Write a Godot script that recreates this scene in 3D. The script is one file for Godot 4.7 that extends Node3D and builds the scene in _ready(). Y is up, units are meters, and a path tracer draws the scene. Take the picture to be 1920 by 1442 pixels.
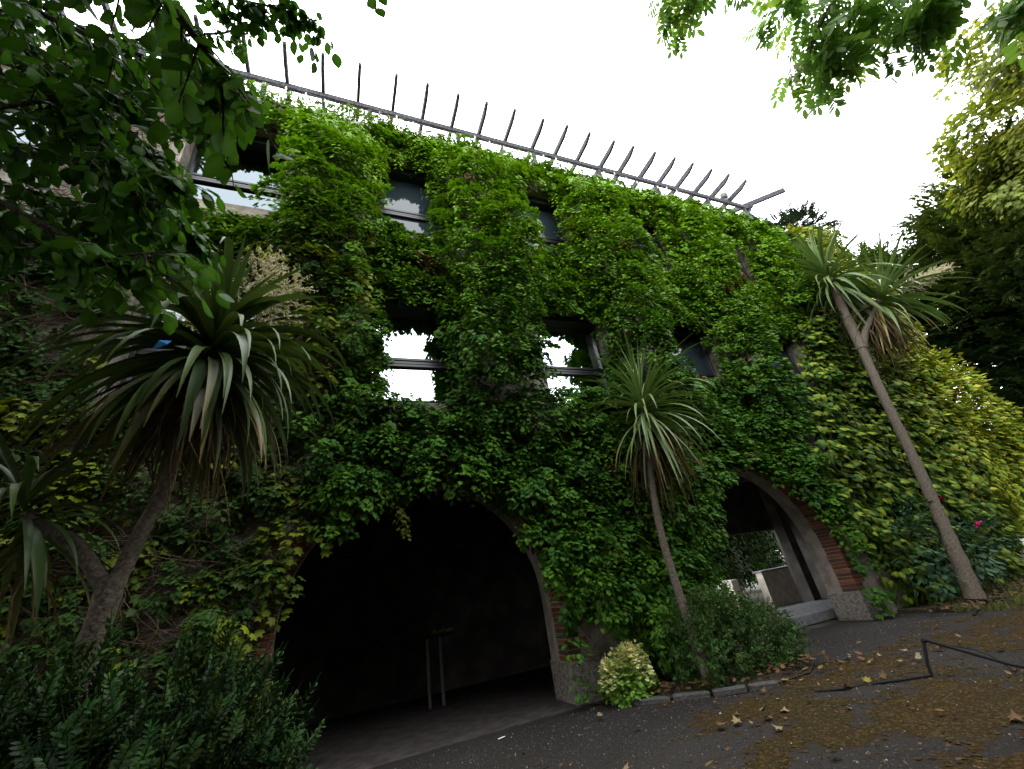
extends Node3D

# ---------------------------------------------------------------- mesh collector
class MB:
	var v := PackedVector3Array()
	var n := PackedVector3Array()
	var c := PackedColorArray()
	var u := PackedVector2Array()
	var ix := PackedInt32Array()
	func vert(p: Vector3, nn: Vector3, col := Color.WHITE, uv := Vector2.ZERO) -> int:
		v.append(p); n.append(nn); c.append(col); u.append(uv)
		return v.size() - 1
	func tri(a: int, b: int, d: int) -> void:
		ix.append(a); ix.append(d); ix.append(b)
	func face(pts: Array, outward: Vector3, col := Color.WHITE) -> void:
		var nn: Vector3 = (pts[1] - pts[0]).cross(pts[2] - pts[0]).normalized()
		var p := pts
		if nn.dot(outward) < 0.0:
			nn = -nn
			p = pts.duplicate()
			p.reverse()
		var s := v.size()
		for q in p:
			vert(q, nn, col)
		for k in range(1, p.size() - 1):
			tri(s, s + k, s + k + 1)
	func mesh() -> ArrayMesh:
		var a := []
		a.resize(Mesh.ARRAY_MAX)
		a[Mesh.ARRAY_VERTEX] = v
		a[Mesh.ARRAY_NORMAL] = n
		a[Mesh.ARRAY_COLOR] = c
		a[Mesh.ARRAY_TEX_UV] = u
		a[Mesh.ARRAY_INDEX] = ix
		var m := ArrayMesh.new()
		m.add_surface_from_arrays(Mesh.PRIMITIVE_TRIANGLES, a)
		return m

var rng := RandomNumberGenerator.new()
var nz := FastNoiseLite.new()
var nz2 := FastNoiseLite.new()
var fine_n := FastNoiseLite.new()
var M := {}
var used := {}

func rf(a: float, b: float) -> float:
	return rng.randf_range(a, b)

func numbered(called: String) -> String:
	if not used.has(called):
		used[called] = 0
		return called
	used[called] += 1
	return "%s_%03d" % [called, used[called]]

func tag(o: Node, label := "", category := "", group := "", kind := "") -> Node:
	if label: o.set_meta("label", label)
	if category: o.set_meta("category", category)
	if group: o.set_meta("group", group)
	if kind: o.set_meta("kind", kind)
	return o

func thing(called: String, label: String, category: String, at := Vector3.ZERO, group := "") -> Node3D:
	var o := Node3D.new()
	o.name = numbered(called)
	add_child(o)
	o.position = at
	tag(o, label, category, group)
	return o

func part(called: String, m: Mesh, mat: Material, parent: Node, xf := Transform3D.IDENTITY) -> MeshInstance3D:
	var o := MeshInstance3D.new()
	if parent == self:
		o.name = numbered(called)
	else:
		var k: String = str(parent.get_instance_id()) + called
		if used.has(k):
			used[k] += 1
			o.name = "%s_%03d" % [called, used[k]]
		else:
			used[k] = 0
			o.name = called
	o.mesh = m
	o.material_override = mat
	o.transform = xf
	parent.add_child(o, true)
	return o

func many(called: String, m: Mesh, mat: Material, parent: Node, xf: Array, cols: Array) -> void:
	if xf.is_empty():
		return
	var mm := MultiMesh.new()
	mm.transform_format = MultiMesh.TRANSFORM_3D
	mm.use_colors = true
	mm.mesh = m
	mm.instance_count = xf.size()
	for i in xf.size():
		mm.set_instance_transform(i, xf[i])
		mm.set_instance_color(i, cols[i])
	var o := MultiMeshInstance3D.new()
	o.name = called
	o.multimesh = mm
	o.material_override = mat
	o.set_meta("kind", "stuff")
	parent.add_child(o, true)

# ---------------------------------------------------------------- shapes
func add_box(mb: MB, xf: Transform3D, size: Vector3, b := 0.0, col := Color.WHITE) -> void:
	var h := size * 0.5
	var P := func(ax: int, s: Vector3) -> Vector3:
		var q := Vector3(h.x * s.x, h.y * s.y, h.z * s.z)
		for k in 3:
			if k != ax: q[k] -= b * s[k]
		return q
	var B := xf.basis
	for ax in 3:
		var a1 := (ax + 1) % 3
		var a2 := (ax + 2) % 3
		for s in [-1.0, 1.0]:
			var pts := []
			for t in [[-1, -1], [1, -1], [1, 1], [-1, 1]]:
				var sg := Vector3.ZERO
				sg[ax] = s; sg[a1] = t[0]; sg[a2] = t[1]
				pts.append(xf * (P.call(ax, sg) as Vector3))
			var o := Vector3.ZERO
			o[ax] = s
			mb.face(pts, B * o, col)
			if b > 0.0:
				for s2 in [-1.0, 1.0]:
					var q := []
					for t in [-1.0, 1.0]:
						var sg := Vector3.ZERO
						sg[ax] = s; sg[a1] = s2; sg[a2] = t
						if t < 0:
							q.append(xf * (P.call(ax, sg) as Vector3)); q.append(xf * (P.call(a1, sg) as Vector3))
						else:
							q.append(xf * (P.call(a1, sg) as Vector3)); q.append(xf * (P.call(ax, sg) as Vector3))
					var o2 := Vector3.ZERO
					o2[ax] = s; o2[a1] = s2
					mb.face(q, B * o2, col)
	if b > 0.0:
		for i in 8:
			var sg := Vector3(1 if i & 1 else -1, 1 if i & 2 else -1, 1 if i & 4 else -1)
			mb.face([xf * (P.call(0, sg) as Vector3), xf * (P.call(1, sg) as Vector3), xf * (P.call(2, sg) as Vector3)], B * sg, col)

func box_mesh(size: Vector3, b := 0.0) -> ArrayMesh:
	var mb := MB.new()
	add_box(mb, Transform3D.IDENTITY, size, b)
	return mb.mesh()

func bar(mb: MB, a: Vector3, z: Vector3, w: float, h: float, b := 0.004, upv := Vector3.UP) -> void:
	var d := (z - a)
	var x := d.normalized()
	var s := upv.cross(x)
	if s.length() < 0.01: s = Vector3.RIGHT.cross(x)
	s = s.normalized()
	add_box(mb, Transform3D(Basis(x, x.cross(s) * -1.0, s), (a + z) * 0.5), Vector3(d.length(), h, w), b)

func tube(mb: MB, pts: Array, rad: Array, sides := 8, col := Color.WHITE, lump := 0.0) -> void:
	var s0 := mb.v.size()
	var u := Vector3.ZERO
	var along := 0.0
	for i in pts.size():
		var d: Vector3 = (pts[mini(i + 1, pts.size() - 1)] - pts[maxi(i - 1, 0)]).normalized()
		if u == Vector3.ZERO:
			u = d.cross(Vector3.FORWARD if absf(d.z) < 0.9 else Vector3.RIGHT).normalized()
		u = (u - d * u.dot(d)).normalized()
		var w := d.cross(u)
		if i > 0: along += (pts[i] - pts[i - 1]).length()
		for k in sides + 1:
			var a := TAU * k / sides
			var nn := u * cos(a) + w * sin(a)
			var r: float = rad[i]
			if lump > 0.0: r *= 1.0 + lump * nz2.get_noise_3d(pts[i].x * 9.0 + cos(a) * 2.0, pts[i].y * 9.0, sin(a) * 2.0)
			mb.vert(pts[i] + nn * r, nn, col, Vector2(float(k) / sides, along))
	for i in pts.size() - 1:
		for k in sides:
			var a := s0 + i * (sides + 1) + k
			var b := a + sides + 1
			mb.tri(a, a + 1, b + 1)
			mb.tri(a, b + 1, b)
	var e := pts.size() - 1
	for en in [0, e]:
		var cc := mb.vert(pts[en], (pts[e] - pts[e - 1]).normalized() * (1.0 if en == e else -1.0), col)
		for k in sides:
			mb.tri(cc, s0 + en * (sides + 1) + k, s0 + en * (sides + 1) + k + 1)

func bend(a: Vector3, b: Vector3, n: int, wob: float) -> Array:
	var o := []
	for i in n + 1:
		var t := float(i) / n
		var w := wob * sin(PI * t)
		o.append(a.lerp(b, t) + Vector3(rf(-w, w), rf(-w, w), rf(-w, w)))
	return o

func taper(n: int, a: float, b: float) -> Array:
	var o := []
	for i in n: o.append(lerpf(a, b, float(i) / maxf(1.0, n - 1)))
	return o

# leaf outlines: right half, base (0,0) to tip (0,1)
const IVY := [Vector2(0.0, 0.06), Vector2(0.26, -0.06), Vector2(0.44, 0.16), Vector2(0.27, 0.33), Vector2(0.43, 0.56), Vector2(0.2, 0.62), Vector2(0.0, 1.0)]
const CREEPER := [Vector2(0.0, 0.05), Vector2(0.2, -0.1), Vector2(0.34, 0.04), Vector2(0.53, 0.1), Vector2(0.33, 0.36), Vector2(0.55, 0.68), Vector2(0.3, 0.64), Vector2(0.2, 0.68), Vector2(0.0, 1.0)]
const OVATE := [Vector2(0.0, 0.0), Vector2(0.22, 0.1), Vector2(0.35, 0.34), Vector2(0.32, 0.6), Vector2(0.17, 0.83), Vector2(0.0, 1.0)]
const LANCE := [Vector2(0.0, 0.0), Vector2(0.1, 0.18), Vector2(0.145, 0.5), Vector2(0.1, 0.8), Vector2(0.0, 1.0)]
const HEBE := [Vector2(0.0, 0.0), Vector2(0.15, 0.2), Vector2(0.21, 0.5), Vector2(0.17, 0.78), Vector2(0.0, 1.0)]
const HEART := [Vector2(0.0, 0.08), Vector2(0.2, -0.03), Vector2(0.38, 0.1), Vector2(0.4, 0.34), Vector2(0.24, 0.68), Vector2(0.0, 1.0)]
const NEEDLE := [Vector2(0.0, 0.0), Vector2(0.07, 0.3), Vector2(0.0, 1.0)]
const BEECH := [Vector2(0.0, 0.0), Vector2(0.1, 0.02), Vector2(0.16, 0.1), Vector2(0.23, 0.13), Vector2(0.27, 0.23), Vector2(0.33, 0.28), Vector2(0.33, 0.38), Vector2(0.37, 0.45), Vector2(0.335, 0.53), Vector2(0.35, 0.61), Vector2(0.28, 0.68), Vector2(0.27, 0.76), Vector2(0.18, 0.82), Vector2(0.12, 0.91), Vector2(0.0, 1.0)]

func leaf(mb: MB, shape: Array, b: Basis, at: Vector3, size: float, rim: Color, mid: Color, curl := 0.25, fold := 0.12) -> void:
	# a blade with a raised midrib line of three points and a rim that turns down
	var s := mb.v.size()
	var mids := [0.12, 0.5, 1.0]
	var put := func(x: float, y: float, lift: float, nx: float, ny: float, col: Color) -> int:
		var z := lift - curl * y * y * 0.6
		return mb.vert(at + (b.x * x + b.y * y + b.z * z) * size, (b.z + b.x * nx + b.y * (curl * y * 1.2 + ny)).normalized(), col, Vector2(x, y))
	for side in [1.0, -1.0]:
		var c0: int = (put.call(0.0, mids[0], 0.0, 0.0, 0.0, mid) as int)
		var c1: int = (put.call(0.0, mids[1], 0.0, 0.0, 0.0, mid) as int)
		var prev := -1
		for k in shape.size():
			var p: Vector2 = shape[k]
			var i: int = (put.call(p.x * side, p.y, -fold * p.x * 2.0, side * fold * 2.5, 0.0, rim) as int)
			if prev >= 0:
				var q: Vector2 = shape[k - 1]
				var c := c0 if (p.y + q.y) * 0.5 < 0.36 else c1
				if side > 0: mb.tri(c, prev, i)
				else: mb.tri(c, i, prev)
				if c == c1 and (k < 2 or ((q.y + Vector2(shape[k - 2]).y) * 0.5 < 0.36)):
					if side > 0: mb.tri(c0, prev, c1)
					else: mb.tri(c0, c1, prev)
			prev = i
	assert(s >= 0)

func basis_from(tip: Vector3, normal: Vector3) -> Basis:
	var y := tip.normalized()
	var z := normal - y * normal.dot(y)
	if z.length() < 0.01: z = y.cross(Vector3.RIGHT)
	z = z.normalized()
	return Basis(y.cross(z), y, z)

func grey(a: float) -> Color:
	return Color(a, a, a)

# a tuft of leaves: +z away from the wall, +y up, tips hanging
func tuft(shape: Array, count: int, r: float, ls: float, cb: Callable, hang := 0.75, curl := 0.3) -> ArrayMesh:
	var mb := MB.new()
	for i in count:
		var a := rf(0, TAU)
		var q := sqrt(rng.randf()) * r
		var p := Vector3(cos(a) * q * 1.25, sin(a) * q, 0)
		p.z = sqrt(maxf(0.0, r * r - q * q)) * rf(0.2, 0.9)
		var nn := Vector3(p.x / r * 0.7 + rf(-0.22, 0.22), 0.75 + p.y / r * 0.5 + rf(-0.22, 0.22), 0.75 + rf(-0.22, 0.22)).normalized()
		var tip := Vector3(p.x / r * 0.6 + rf(-0.5, 0.5), -hang + rf(-0.35, 0.35), 0.45 + rf(-0.2, 0.3))
		var cc: Array = (cb.call() as Array)
		leaf(mb, shape, basis_from(tip, nn), p, ls * rf(0.7, 1.15), cc[0], cc[1], curl)
	return mb.mesh()

func std(col: Color, rough := 0.8, vc := false) -> StandardMaterial3D:
	var m := StandardMaterial3D.new()
	if rough > 0.7: m.metallic_specular = 0.25
	m.albedo_color = col.linear_to_srgb()
	m.roughness = rough
	m.vertex_color_use_as_albedo = vc
	return m

func leafmat(rough := 0.5, through := 0.5, spec := 0.5) -> StandardMaterial3D:
	var m := std(Color.WHITE, rough, true)
	m.backlight_enabled = true
	m.backlight = Color(through, through, through * 0.6).linear_to_srgb()
	m.metallic_specular = spec
	m.cull_mode = BaseMaterial3D.CULL_DISABLED
	return m

func noise_tex(freq: float, seed_: int, ramp: Array, size := 512, type := FastNoiseLite.TYPE_SIMPLEX_SMOOTH, oct := 4, normal := false, bump := 4.0) -> NoiseTexture2D:
	var f := FastNoiseLite.new()
	f.noise_type = type
	f.frequency = freq
	f.seed = seed_
	f.fractal_octaves = oct
	if type == FastNoiseLite.TYPE_CELLULAR:
		f.fractal_type = FastNoiseLite.FRACTAL_NONE if oct <= 1 else FastNoiseLite.FRACTAL_FBM
	var t := NoiseTexture2D.new()
	t.width = size; t.height = size
	t.seamless = true
	t.noise = f
	t.as_normal_map = normal
	t.bump_strength = bump
	if ramp.size():
		var g := Gradient.new()
		var off := PackedFloat32Array()
		var cl := PackedColorArray()
		for e in ramp:
			off.append(e[0])
			cl.append((e[1] as Color).linear_to_srgb())
		g.offsets = off
		g.colors = cl
		t.color_ramp = g
	return t

func surf(ramp: Array, freq: float, scale: float, rough: float, bump_cm := 0.0, bfreq := 0.05, seed_ := 1, bscale := 1.0) -> StandardMaterial3D:
	var m := StandardMaterial3D.new()
	m.albedo_texture = noise_tex(freq, seed_, ramp)
	m.uv1_triplanar = true
	m.uv1_world_triplanar = true
	m.uv1_scale = Vector3.ONE * scale
	m.roughness = rough
	m.metallic_specular = 0.22
	if bump_cm > 0.0:
		m.heightmap_enabled = true
		m.heightmap_scale = bump_cm
		m.heightmap_texture = noise_tex(bfreq, seed_ + 7, [], 512, FastNoiseLite.TYPE_SIMPLEX_SMOOTH, 5)
	return m

func L(r: float, g: float, b: float) -> Color:
	return Color(r, g, b)

# ---------------------------------------------------------------- facade layout (metres)
const WALLZ := -6.6
const BAYS := [-5.65, -2.2, 1.25, 4.7, 8.15, 11.6]
const ARCHES := [1.21, 8.065]
const AR := 1.985
const SPRING := 1.42

func in_arch(x: float, y: float, grow: float) -> bool:
	for a in ARCHES:
		if y < SPRING and absf(x - a) < AR + grow: return true
		if Vector2(x - a, y - SPRING).length() < AR + grow: return true
	return false

func in_window(x: float, y: float, g: float) -> bool:
	for i in BAYS.size():
		var c: float = BAYS[i]
		var low := [4.65, 7.0]
		var hi := [8.5, 11.05]
		if x > c - 0.66 - g - (0.2 if c < 0 else (0.7 if c > 3.0 else 0.0)) and x < c + 0.5 + g + (0.35 if c < 0 else (0.12 if c > 3.0 else 0.0)):
			if c > 3.0: low = [4.95, 7.1]
			if c > 7.0: low = [5.4, 7.1]
			if y > low[0] - g and y < low[1] + g: return true
			if c > 0.0: hi = [8.75, 11.15] if c < 3.0 else [8.9, 11.3]
			if y > hi[0] - g and y < hi[1] + g and (c < 3.0 or (x > c - 0.85 - g and x < c + 0.5 + g)): return true
	return false

func bulge(x: float, y: float) -> float:
	var d := 9.0
	for c in BAYS: d = minf(d, absf(x - c + 0.05))
	var p := smoothstep(0.75, 1.3, d)
	if y < 4.7: p = lerpf(p, 0.35, smoothstep(4.9, 3.9, y))
	if y > 11.2: p = lerpf(p, 0.35, smoothstep(11.2, 12.0, y))
	return 0.05 + 0.9 * p * (1.0 - 0.5 * smoothstep(3.5, 9.0, x)) + 0.16 * nz.get_noise_2d(x * 40.0, y * 40.0)

# climbing leaves: clumps of tufts on the wall
func climb(parent: Node3D, meshes: Array, mat: Material, x0: float, x1: float, y0: float, y1: float, step: float, per: int, cr: float, keep: Callable, tint: Callable, thick: Callable, fill: float, sc := 1.0) -> void:
	var xs := []
	var cs := []
	for m in meshes:
		xs.append([]); cs.append([])
	var place := func(p: Vector3, nn: Vector3, s: float, col: Color) -> void:
		var up := Vector3(rf(-0.45, 0.45), 1, rf(-0.1, 0.25))
		var z := nn.normalized()
		var x := up.cross(z).normalized()
		var b := Basis(x, z.cross(x), z).scaled_local(Vector3.ONE * s)
		var k := rng.randi() % meshes.size()
		xs[k].append(Transform3D(b, p))
		cs[k].append(col)
	var nx := int((x1 - x0) / step)
	var ny := int((y1 - y0) / step)
	for i in nx:
		for j in ny:
			var cx := x0 + (i + rng.randf()) * step
			var cy := y0 + (j + rng.randf()) * step
			var kp: float = (keep.call(cx, cy) as float)
			if rng.randf() > kp: continue
			var rc := cr * rf(0.7, 1.35)
			var zz: float = (thick.call(cx, cy) as float) + rf(-0.12, 0.14)
			for k in per:
				var a := rf(0, TAU)
				var q := sqrt(rng.randf())
				var dx := cos(a) * q
				var dy := sin(a) * q
				var px := cx + dx * rc * 1.25
				var py := cy + dy * rc * 0.85
				if (keep.call(px, py) as float) <= 0.02: continue
				var up_bias := 0.5 + 0.5 * dy
				var pz := WALLZ + zz + cr * 1.05 * sqrt(maxf(0.0, 1.0 - q * q)) * (0.15 + 0.85 * up_bias) - 0.12
				if py > (12.3 if px > 0.3 else 12.02) - (pz - WALLZ) * 1.6: continue
				var col: Color = (tint.call(px, py) as Color)
				place.call(Vector3(px, py, pz), Vector3(dx * 0.8 + rf(-0.2, 0.2), dy * 0.7 + 0.3 + rf(-0.2, 0.2), 1.0), sc * rf(0.75, 1.2), col)
	var nf := int((x1 - x0) * (y1 - y0) * fill)
	for k in nf:
		var px := rf(x0, x1)
		var py := rf(y0, y1)
		if rng.randf() > (keep.call(px, py) as float): continue
		var zz: float = (thick.call(px, py) as float)
		place.call(Vector3(px, py, WALLZ + rf(0.03, maxf(0.06, zz * 0.85))), Vector3(rf(-0.5, 0.5), rf(-0.3, 0.5), 1), sc * rf(0.8, 1.2), (tint.call(px, py) as Color))
	for k in meshes.size():
		many("leaves", meshes[k], mat, parent, xs[k], cs[k])

# tufts all over a set of ellipsoids: [centre, radii]
func crown(parent: Node, meshes: Array, mat: Material, blobs: Array, count: int, s: float, tint: Callable, shell := 0.55, called := "leaves", floor_y := 0.05) -> void:
	var xs := []
	var cs := []
	for m in meshes:
		xs.append([]); cs.append([])
	var total := 0.0
	for b in blobs: total += pow(b[1].x * b[1].y * b[1].z, 0.667)
	for b in blobs:
		var nn := int(count * pow(b[1].x * b[1].y * b[1].z, 0.667) / total)
		var lumps := []
		for k in 26:
			lumps.append(Vector3(rf(-1, 1), rf(-0.8, 1), rf(-1, 1)).normalized())
		for k in nn:
			var d := Vector3(rf(-1, 1), rf(-1, 1), rf(-1, 1))
			if d.length() < 0.05: continue
			d = d.normalized()
			var near := -1.0
			for l in lumps: near = maxf(near, d.dot(l))
			var rr := (0.78 + 0.3 * smoothstep(0.8, 1.0, near)) * lerpf(shell, 1.0, pow(rng.randf(), 0.5))
			var p: Vector3 = b[0] + d * Vector3(b[1]) * rr
			if p.y < floor_y: continue
			var z := (d + Vector3(rf(-0.4, 0.4), rf(0, 0.5), rf(-0.4, 0.4))).normalized()
			var up := Vector3(rf(-0.3, 0.3), 1, rf(-0.3, 0.3))
			var x := up.cross(z)
			if x.length() < 0.05: x = Vector3.RIGHT
			x = x.normalized()
			var i := rng.randi() % meshes.size()
			xs[i].append(Transform3D(Basis(x, z.cross(x).normalized(), z).scaled_local(Vector3.ONE * s * rf(0.7, 1.25)), p))
			cs[i].append((tint.call(p) as Color))
	for k in meshes.size():
		many(called, meshes[k], mat, parent, xs[k], cs[k])

# one sword leaf; grows along +x from a starting angle and sags
func sword(len: float, wid: float, elev: float, sag: float, base: Color, tip: Color, twist := 0.0) -> ArrayMesh:
	var mb := MB.new()
	var n := 10
	var p := Vector3.ZERO
	var ang := elev
	var s0 := 0
	for i in n + 1:
		var t := float(i) / n
		var d := Vector3(cos(ang), sin(ang), 0)
		var w := wid * (0.55 + 1.3 * t) if t < 0.35 else wid * (1.0 - pow((t - 0.35) / 0.65, 1.7))
		w = maxf(w, 0.0015)
		var up := Vector3(-sin(ang), cos(ang), 0)
		var side := (Vector3(0, 0, 1) * cos(twist * t) + up * sin(twist * t))
		var nn := side.cross(d).normalized()
		if nn.dot(up) < 0: nn = -nn
		var col := base.lerp(tip, smoothstep(0.35, 1.0, t))
		mb.vert(p + side * w + nn * w * 0.35, (nn - side * 0.35).normalized(), col)
		mb.vert(p, nn, col * 0.85)
		mb.vert(p - side * w + nn * w * 0.35, (nn + side * 0.35).normalized(), col)
		p += d * len / n
		ang -= sag * (0.4 + 1.2 * t) / n * (0.35 + 0.65 * absf(cos(ang)))
	for i in n:
		for k in 2:
			var a := s0 + i * 3 + k
			mb.tri(a, a + 4, a + 1)
			mb.tri(a, a + 3, a + 4)
	return mb.mesh()

var swords := []

func head(parent: Node3D, at: Vector3, axis: Vector3, count: int, s: float, dead: int, wide := 1.0, kit := 0) -> void:
	for i in count:
		var t := (i + rng.randf()) / count
		var cls := clampi(int(t * 12.0), 0, 11)
		var set_: Array = swords[cls + kit * 12]
		var k := rng.randi() % set_.size()
		var b := Basis(Vector3.UP, rf(0, TAU))
		b = Basis(Vector3(axis.z, 0, -axis.x).normalized() if Vector2(axis.x, axis.z).length() > 0.02 else Vector3.RIGHT, Vector3.UP.angle_to(axis) * (1.0 - t * 0.6)) * b
		var sc := s * rf(0.75, 1.1) * (0.75 if t < 0.15 else 1.0)
		var o := part("leaf", set_[k], M.sword, parent, Transform3D(b.scaled_local(Vector3(sc, sc, sc * wide)), at + axis * (0.16 - 0.34 * t) * s))
		if t > 0.88: o.set_meta("label", "yellowing drooping leaf")
	if dead > 0:
		var mb := MB.new()
		for i in dead:
			var a := rf(0, TAU)
			var r := rf(0.03, 0.16) * s
			var p := at - axis * rf(0.15, 0.5) * s
			var ln := rf(0.35, 0.85) * s
			var pts := [p, p + Vector3(cos(a) * r * 1.6, -ln * 0.3, sin(a) * r * 1.6), p + Vector3(cos(a) * r * 2.2 + rf(-0.05, 0.05), -ln * 0.65, sin(a) * r * 2.2), p + Vector3(cos(a) * r * 2.2 + rf(-0.12, 0.12), -ln, sin(a) * r * 2.2 + rf(-0.1, 0.1))]
			var g := rf(0.5, 1.0)
			tube(mb, pts, [0.007 * s, 0.009 * s, 0.006 * s, 0.002 * s], 3, Color(g, g * 0.85, g * 0.62))
		var o := part("dead_leaf_skirt", mb.mesh(), M.straw, parent)
		o.set_meta("kind", "stuff")

func plume(parent: Node3D, at: Vector3, dir: Vector3, ln: float, spread: float, n: int) -> void:
	var mb := MB.new()
	var d := dir.normalized()
	var pts := []
	for i in 6:
		var t := i / 5.0
		pts.append(at + d * ln * t + Vector3(0, -0.12 * ln * t * t, 0))
	tube(mb, pts, taper(6, 0.014, 0.004), 6, Color(0.8, 0.75, 0.5))
	for i in n:
		var t := lerpf(0.22, 1.0, (i + rng.randf()) / n)
		var k := clampi(int(t * 5.0), 0, 4)
		var p: Vector3 = (pts[k] as Vector3).lerp(pts[k + 1], t * 5.0 - k)
		var side := Vector3(rf(-1, 1), rf(-1, 1), rf(-1, 1))
		side = (side - d * side.dot(d)).normalized()
		var l2 := spread * (1.15 - 0.8 * t) * rf(0.7, 1.1)
		var q := []
		for j in 5:
			var s := j / 4.0
			q.append(p + (side * 0.85 + d * 0.75).normalized() * l2 * s + Vector3(0, -0.2 * l2 * s * s, 0))
		tube(mb, q, taper(5, 0.004, 0.002), 3, Color(0.85, 0.8, 0.62))
		for j in 26:
			var s := rf(0.1, 1.0)
			var kk := clampi(int(s * 4.0), 0, 3)
			var f: Vector3 = (q[kk] as Vector3).lerp(q[kk + 1], s * 4.0 - kk)
			var g := rf(0.7, 1.0)
			leaf(mb, LANCE, basis_from(Vector3(rf(-1, 1), rf(-1, 1), rf(-1, 1)), Vector3(rf(-1, 1), rf(-1, 1), 1)), f, rf(0.022, 0.042), Color(g, g * 0.95, g * 0.8), Color(g, g * 0.93, g * 0.72))
	part("flower_plume", mb.mesh(), M.plume, parent)

func _ready() -> void:
	rng.seed = 20240611
	nz.seed = 5; nz.frequency = 0.02; nz.fractal_octaves = 3
	nz2.seed = 9; nz2.frequency = 0.5
	fine_n.seed = 31; fine_n.frequency = 6.0; fine_n.fractal_octaves = 3
	camera_and_light()
	materials()
	ground()
	building()
	pergola()
	ivies()
	cordylines()
	shrubs()
	trees()
	small_things()

func camera_and_light() -> void:
	var cam := Camera3D.new()
	cam.name = "camera"
	cam.fov = 85.5
	cam.near = 0.05
	cam.far = 900.0
	cam.transform = Transform3D(Basis(Vector3(0.92798, -0.15038, 0.34093), Vector3(-0.03176, 0.87970, 0.47447), Vector3(-0.37126, -0.45113, 0.81157)).orthonormalized(), Vector3(0, 1.5, 0))
	add_child(cam)
	cam.current = true
	var sky := ProceduralSkyMaterial.new()
	sky.sky_top_color = Color(0.97, 0.985, 1.0)
	sky.sky_horizon_color = Color(1.0, 1.0, 1.0)
	sky.sky_curve = 0.2
	sky.sky_energy_multiplier = 2.7
	sky.ground_bottom_color = Color(0.16, 0.16, 0.14)
	sky.ground_horizon_color = Color(0.3, 0.3, 0.28)
	sky.sun_angle_max = 1.0
	var e := Environment.new()
	e.background_mode = Environment.BG_SKY
	e.sky = Sky.new()
	e.sky.sky_material = sky
	e.tonemap_mode = Environment.TONE_MAPPER_LINEAR
	e.tonemap_exposure = 0.66
	e.sdfgi_enabled = true
	e.ssao_enabled = true
	e.ssil_enabled = true
	var we := WorldEnvironment.new()
	we.name = "world_environment"
	we.environment = e
	add_child(we)
	var sun := DirectionalLight3D.new()
	sun.name = "sun"
	sun.light_energy = 0.4
	sun.light_color = Color(1.0, 0.97, 0.9)
	sun.light_angular_distance = 20.0
	sun.shadow_enabled = true
	sun.sky_mode = DirectionalLight3D.SKY_MODE_LIGHT_ONLY
	sun.basis = Basis.looking_at(Vector3(-0.55, -1.0, -0.12).normalized(), Vector3.UP)
	add_child(sun)

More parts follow.
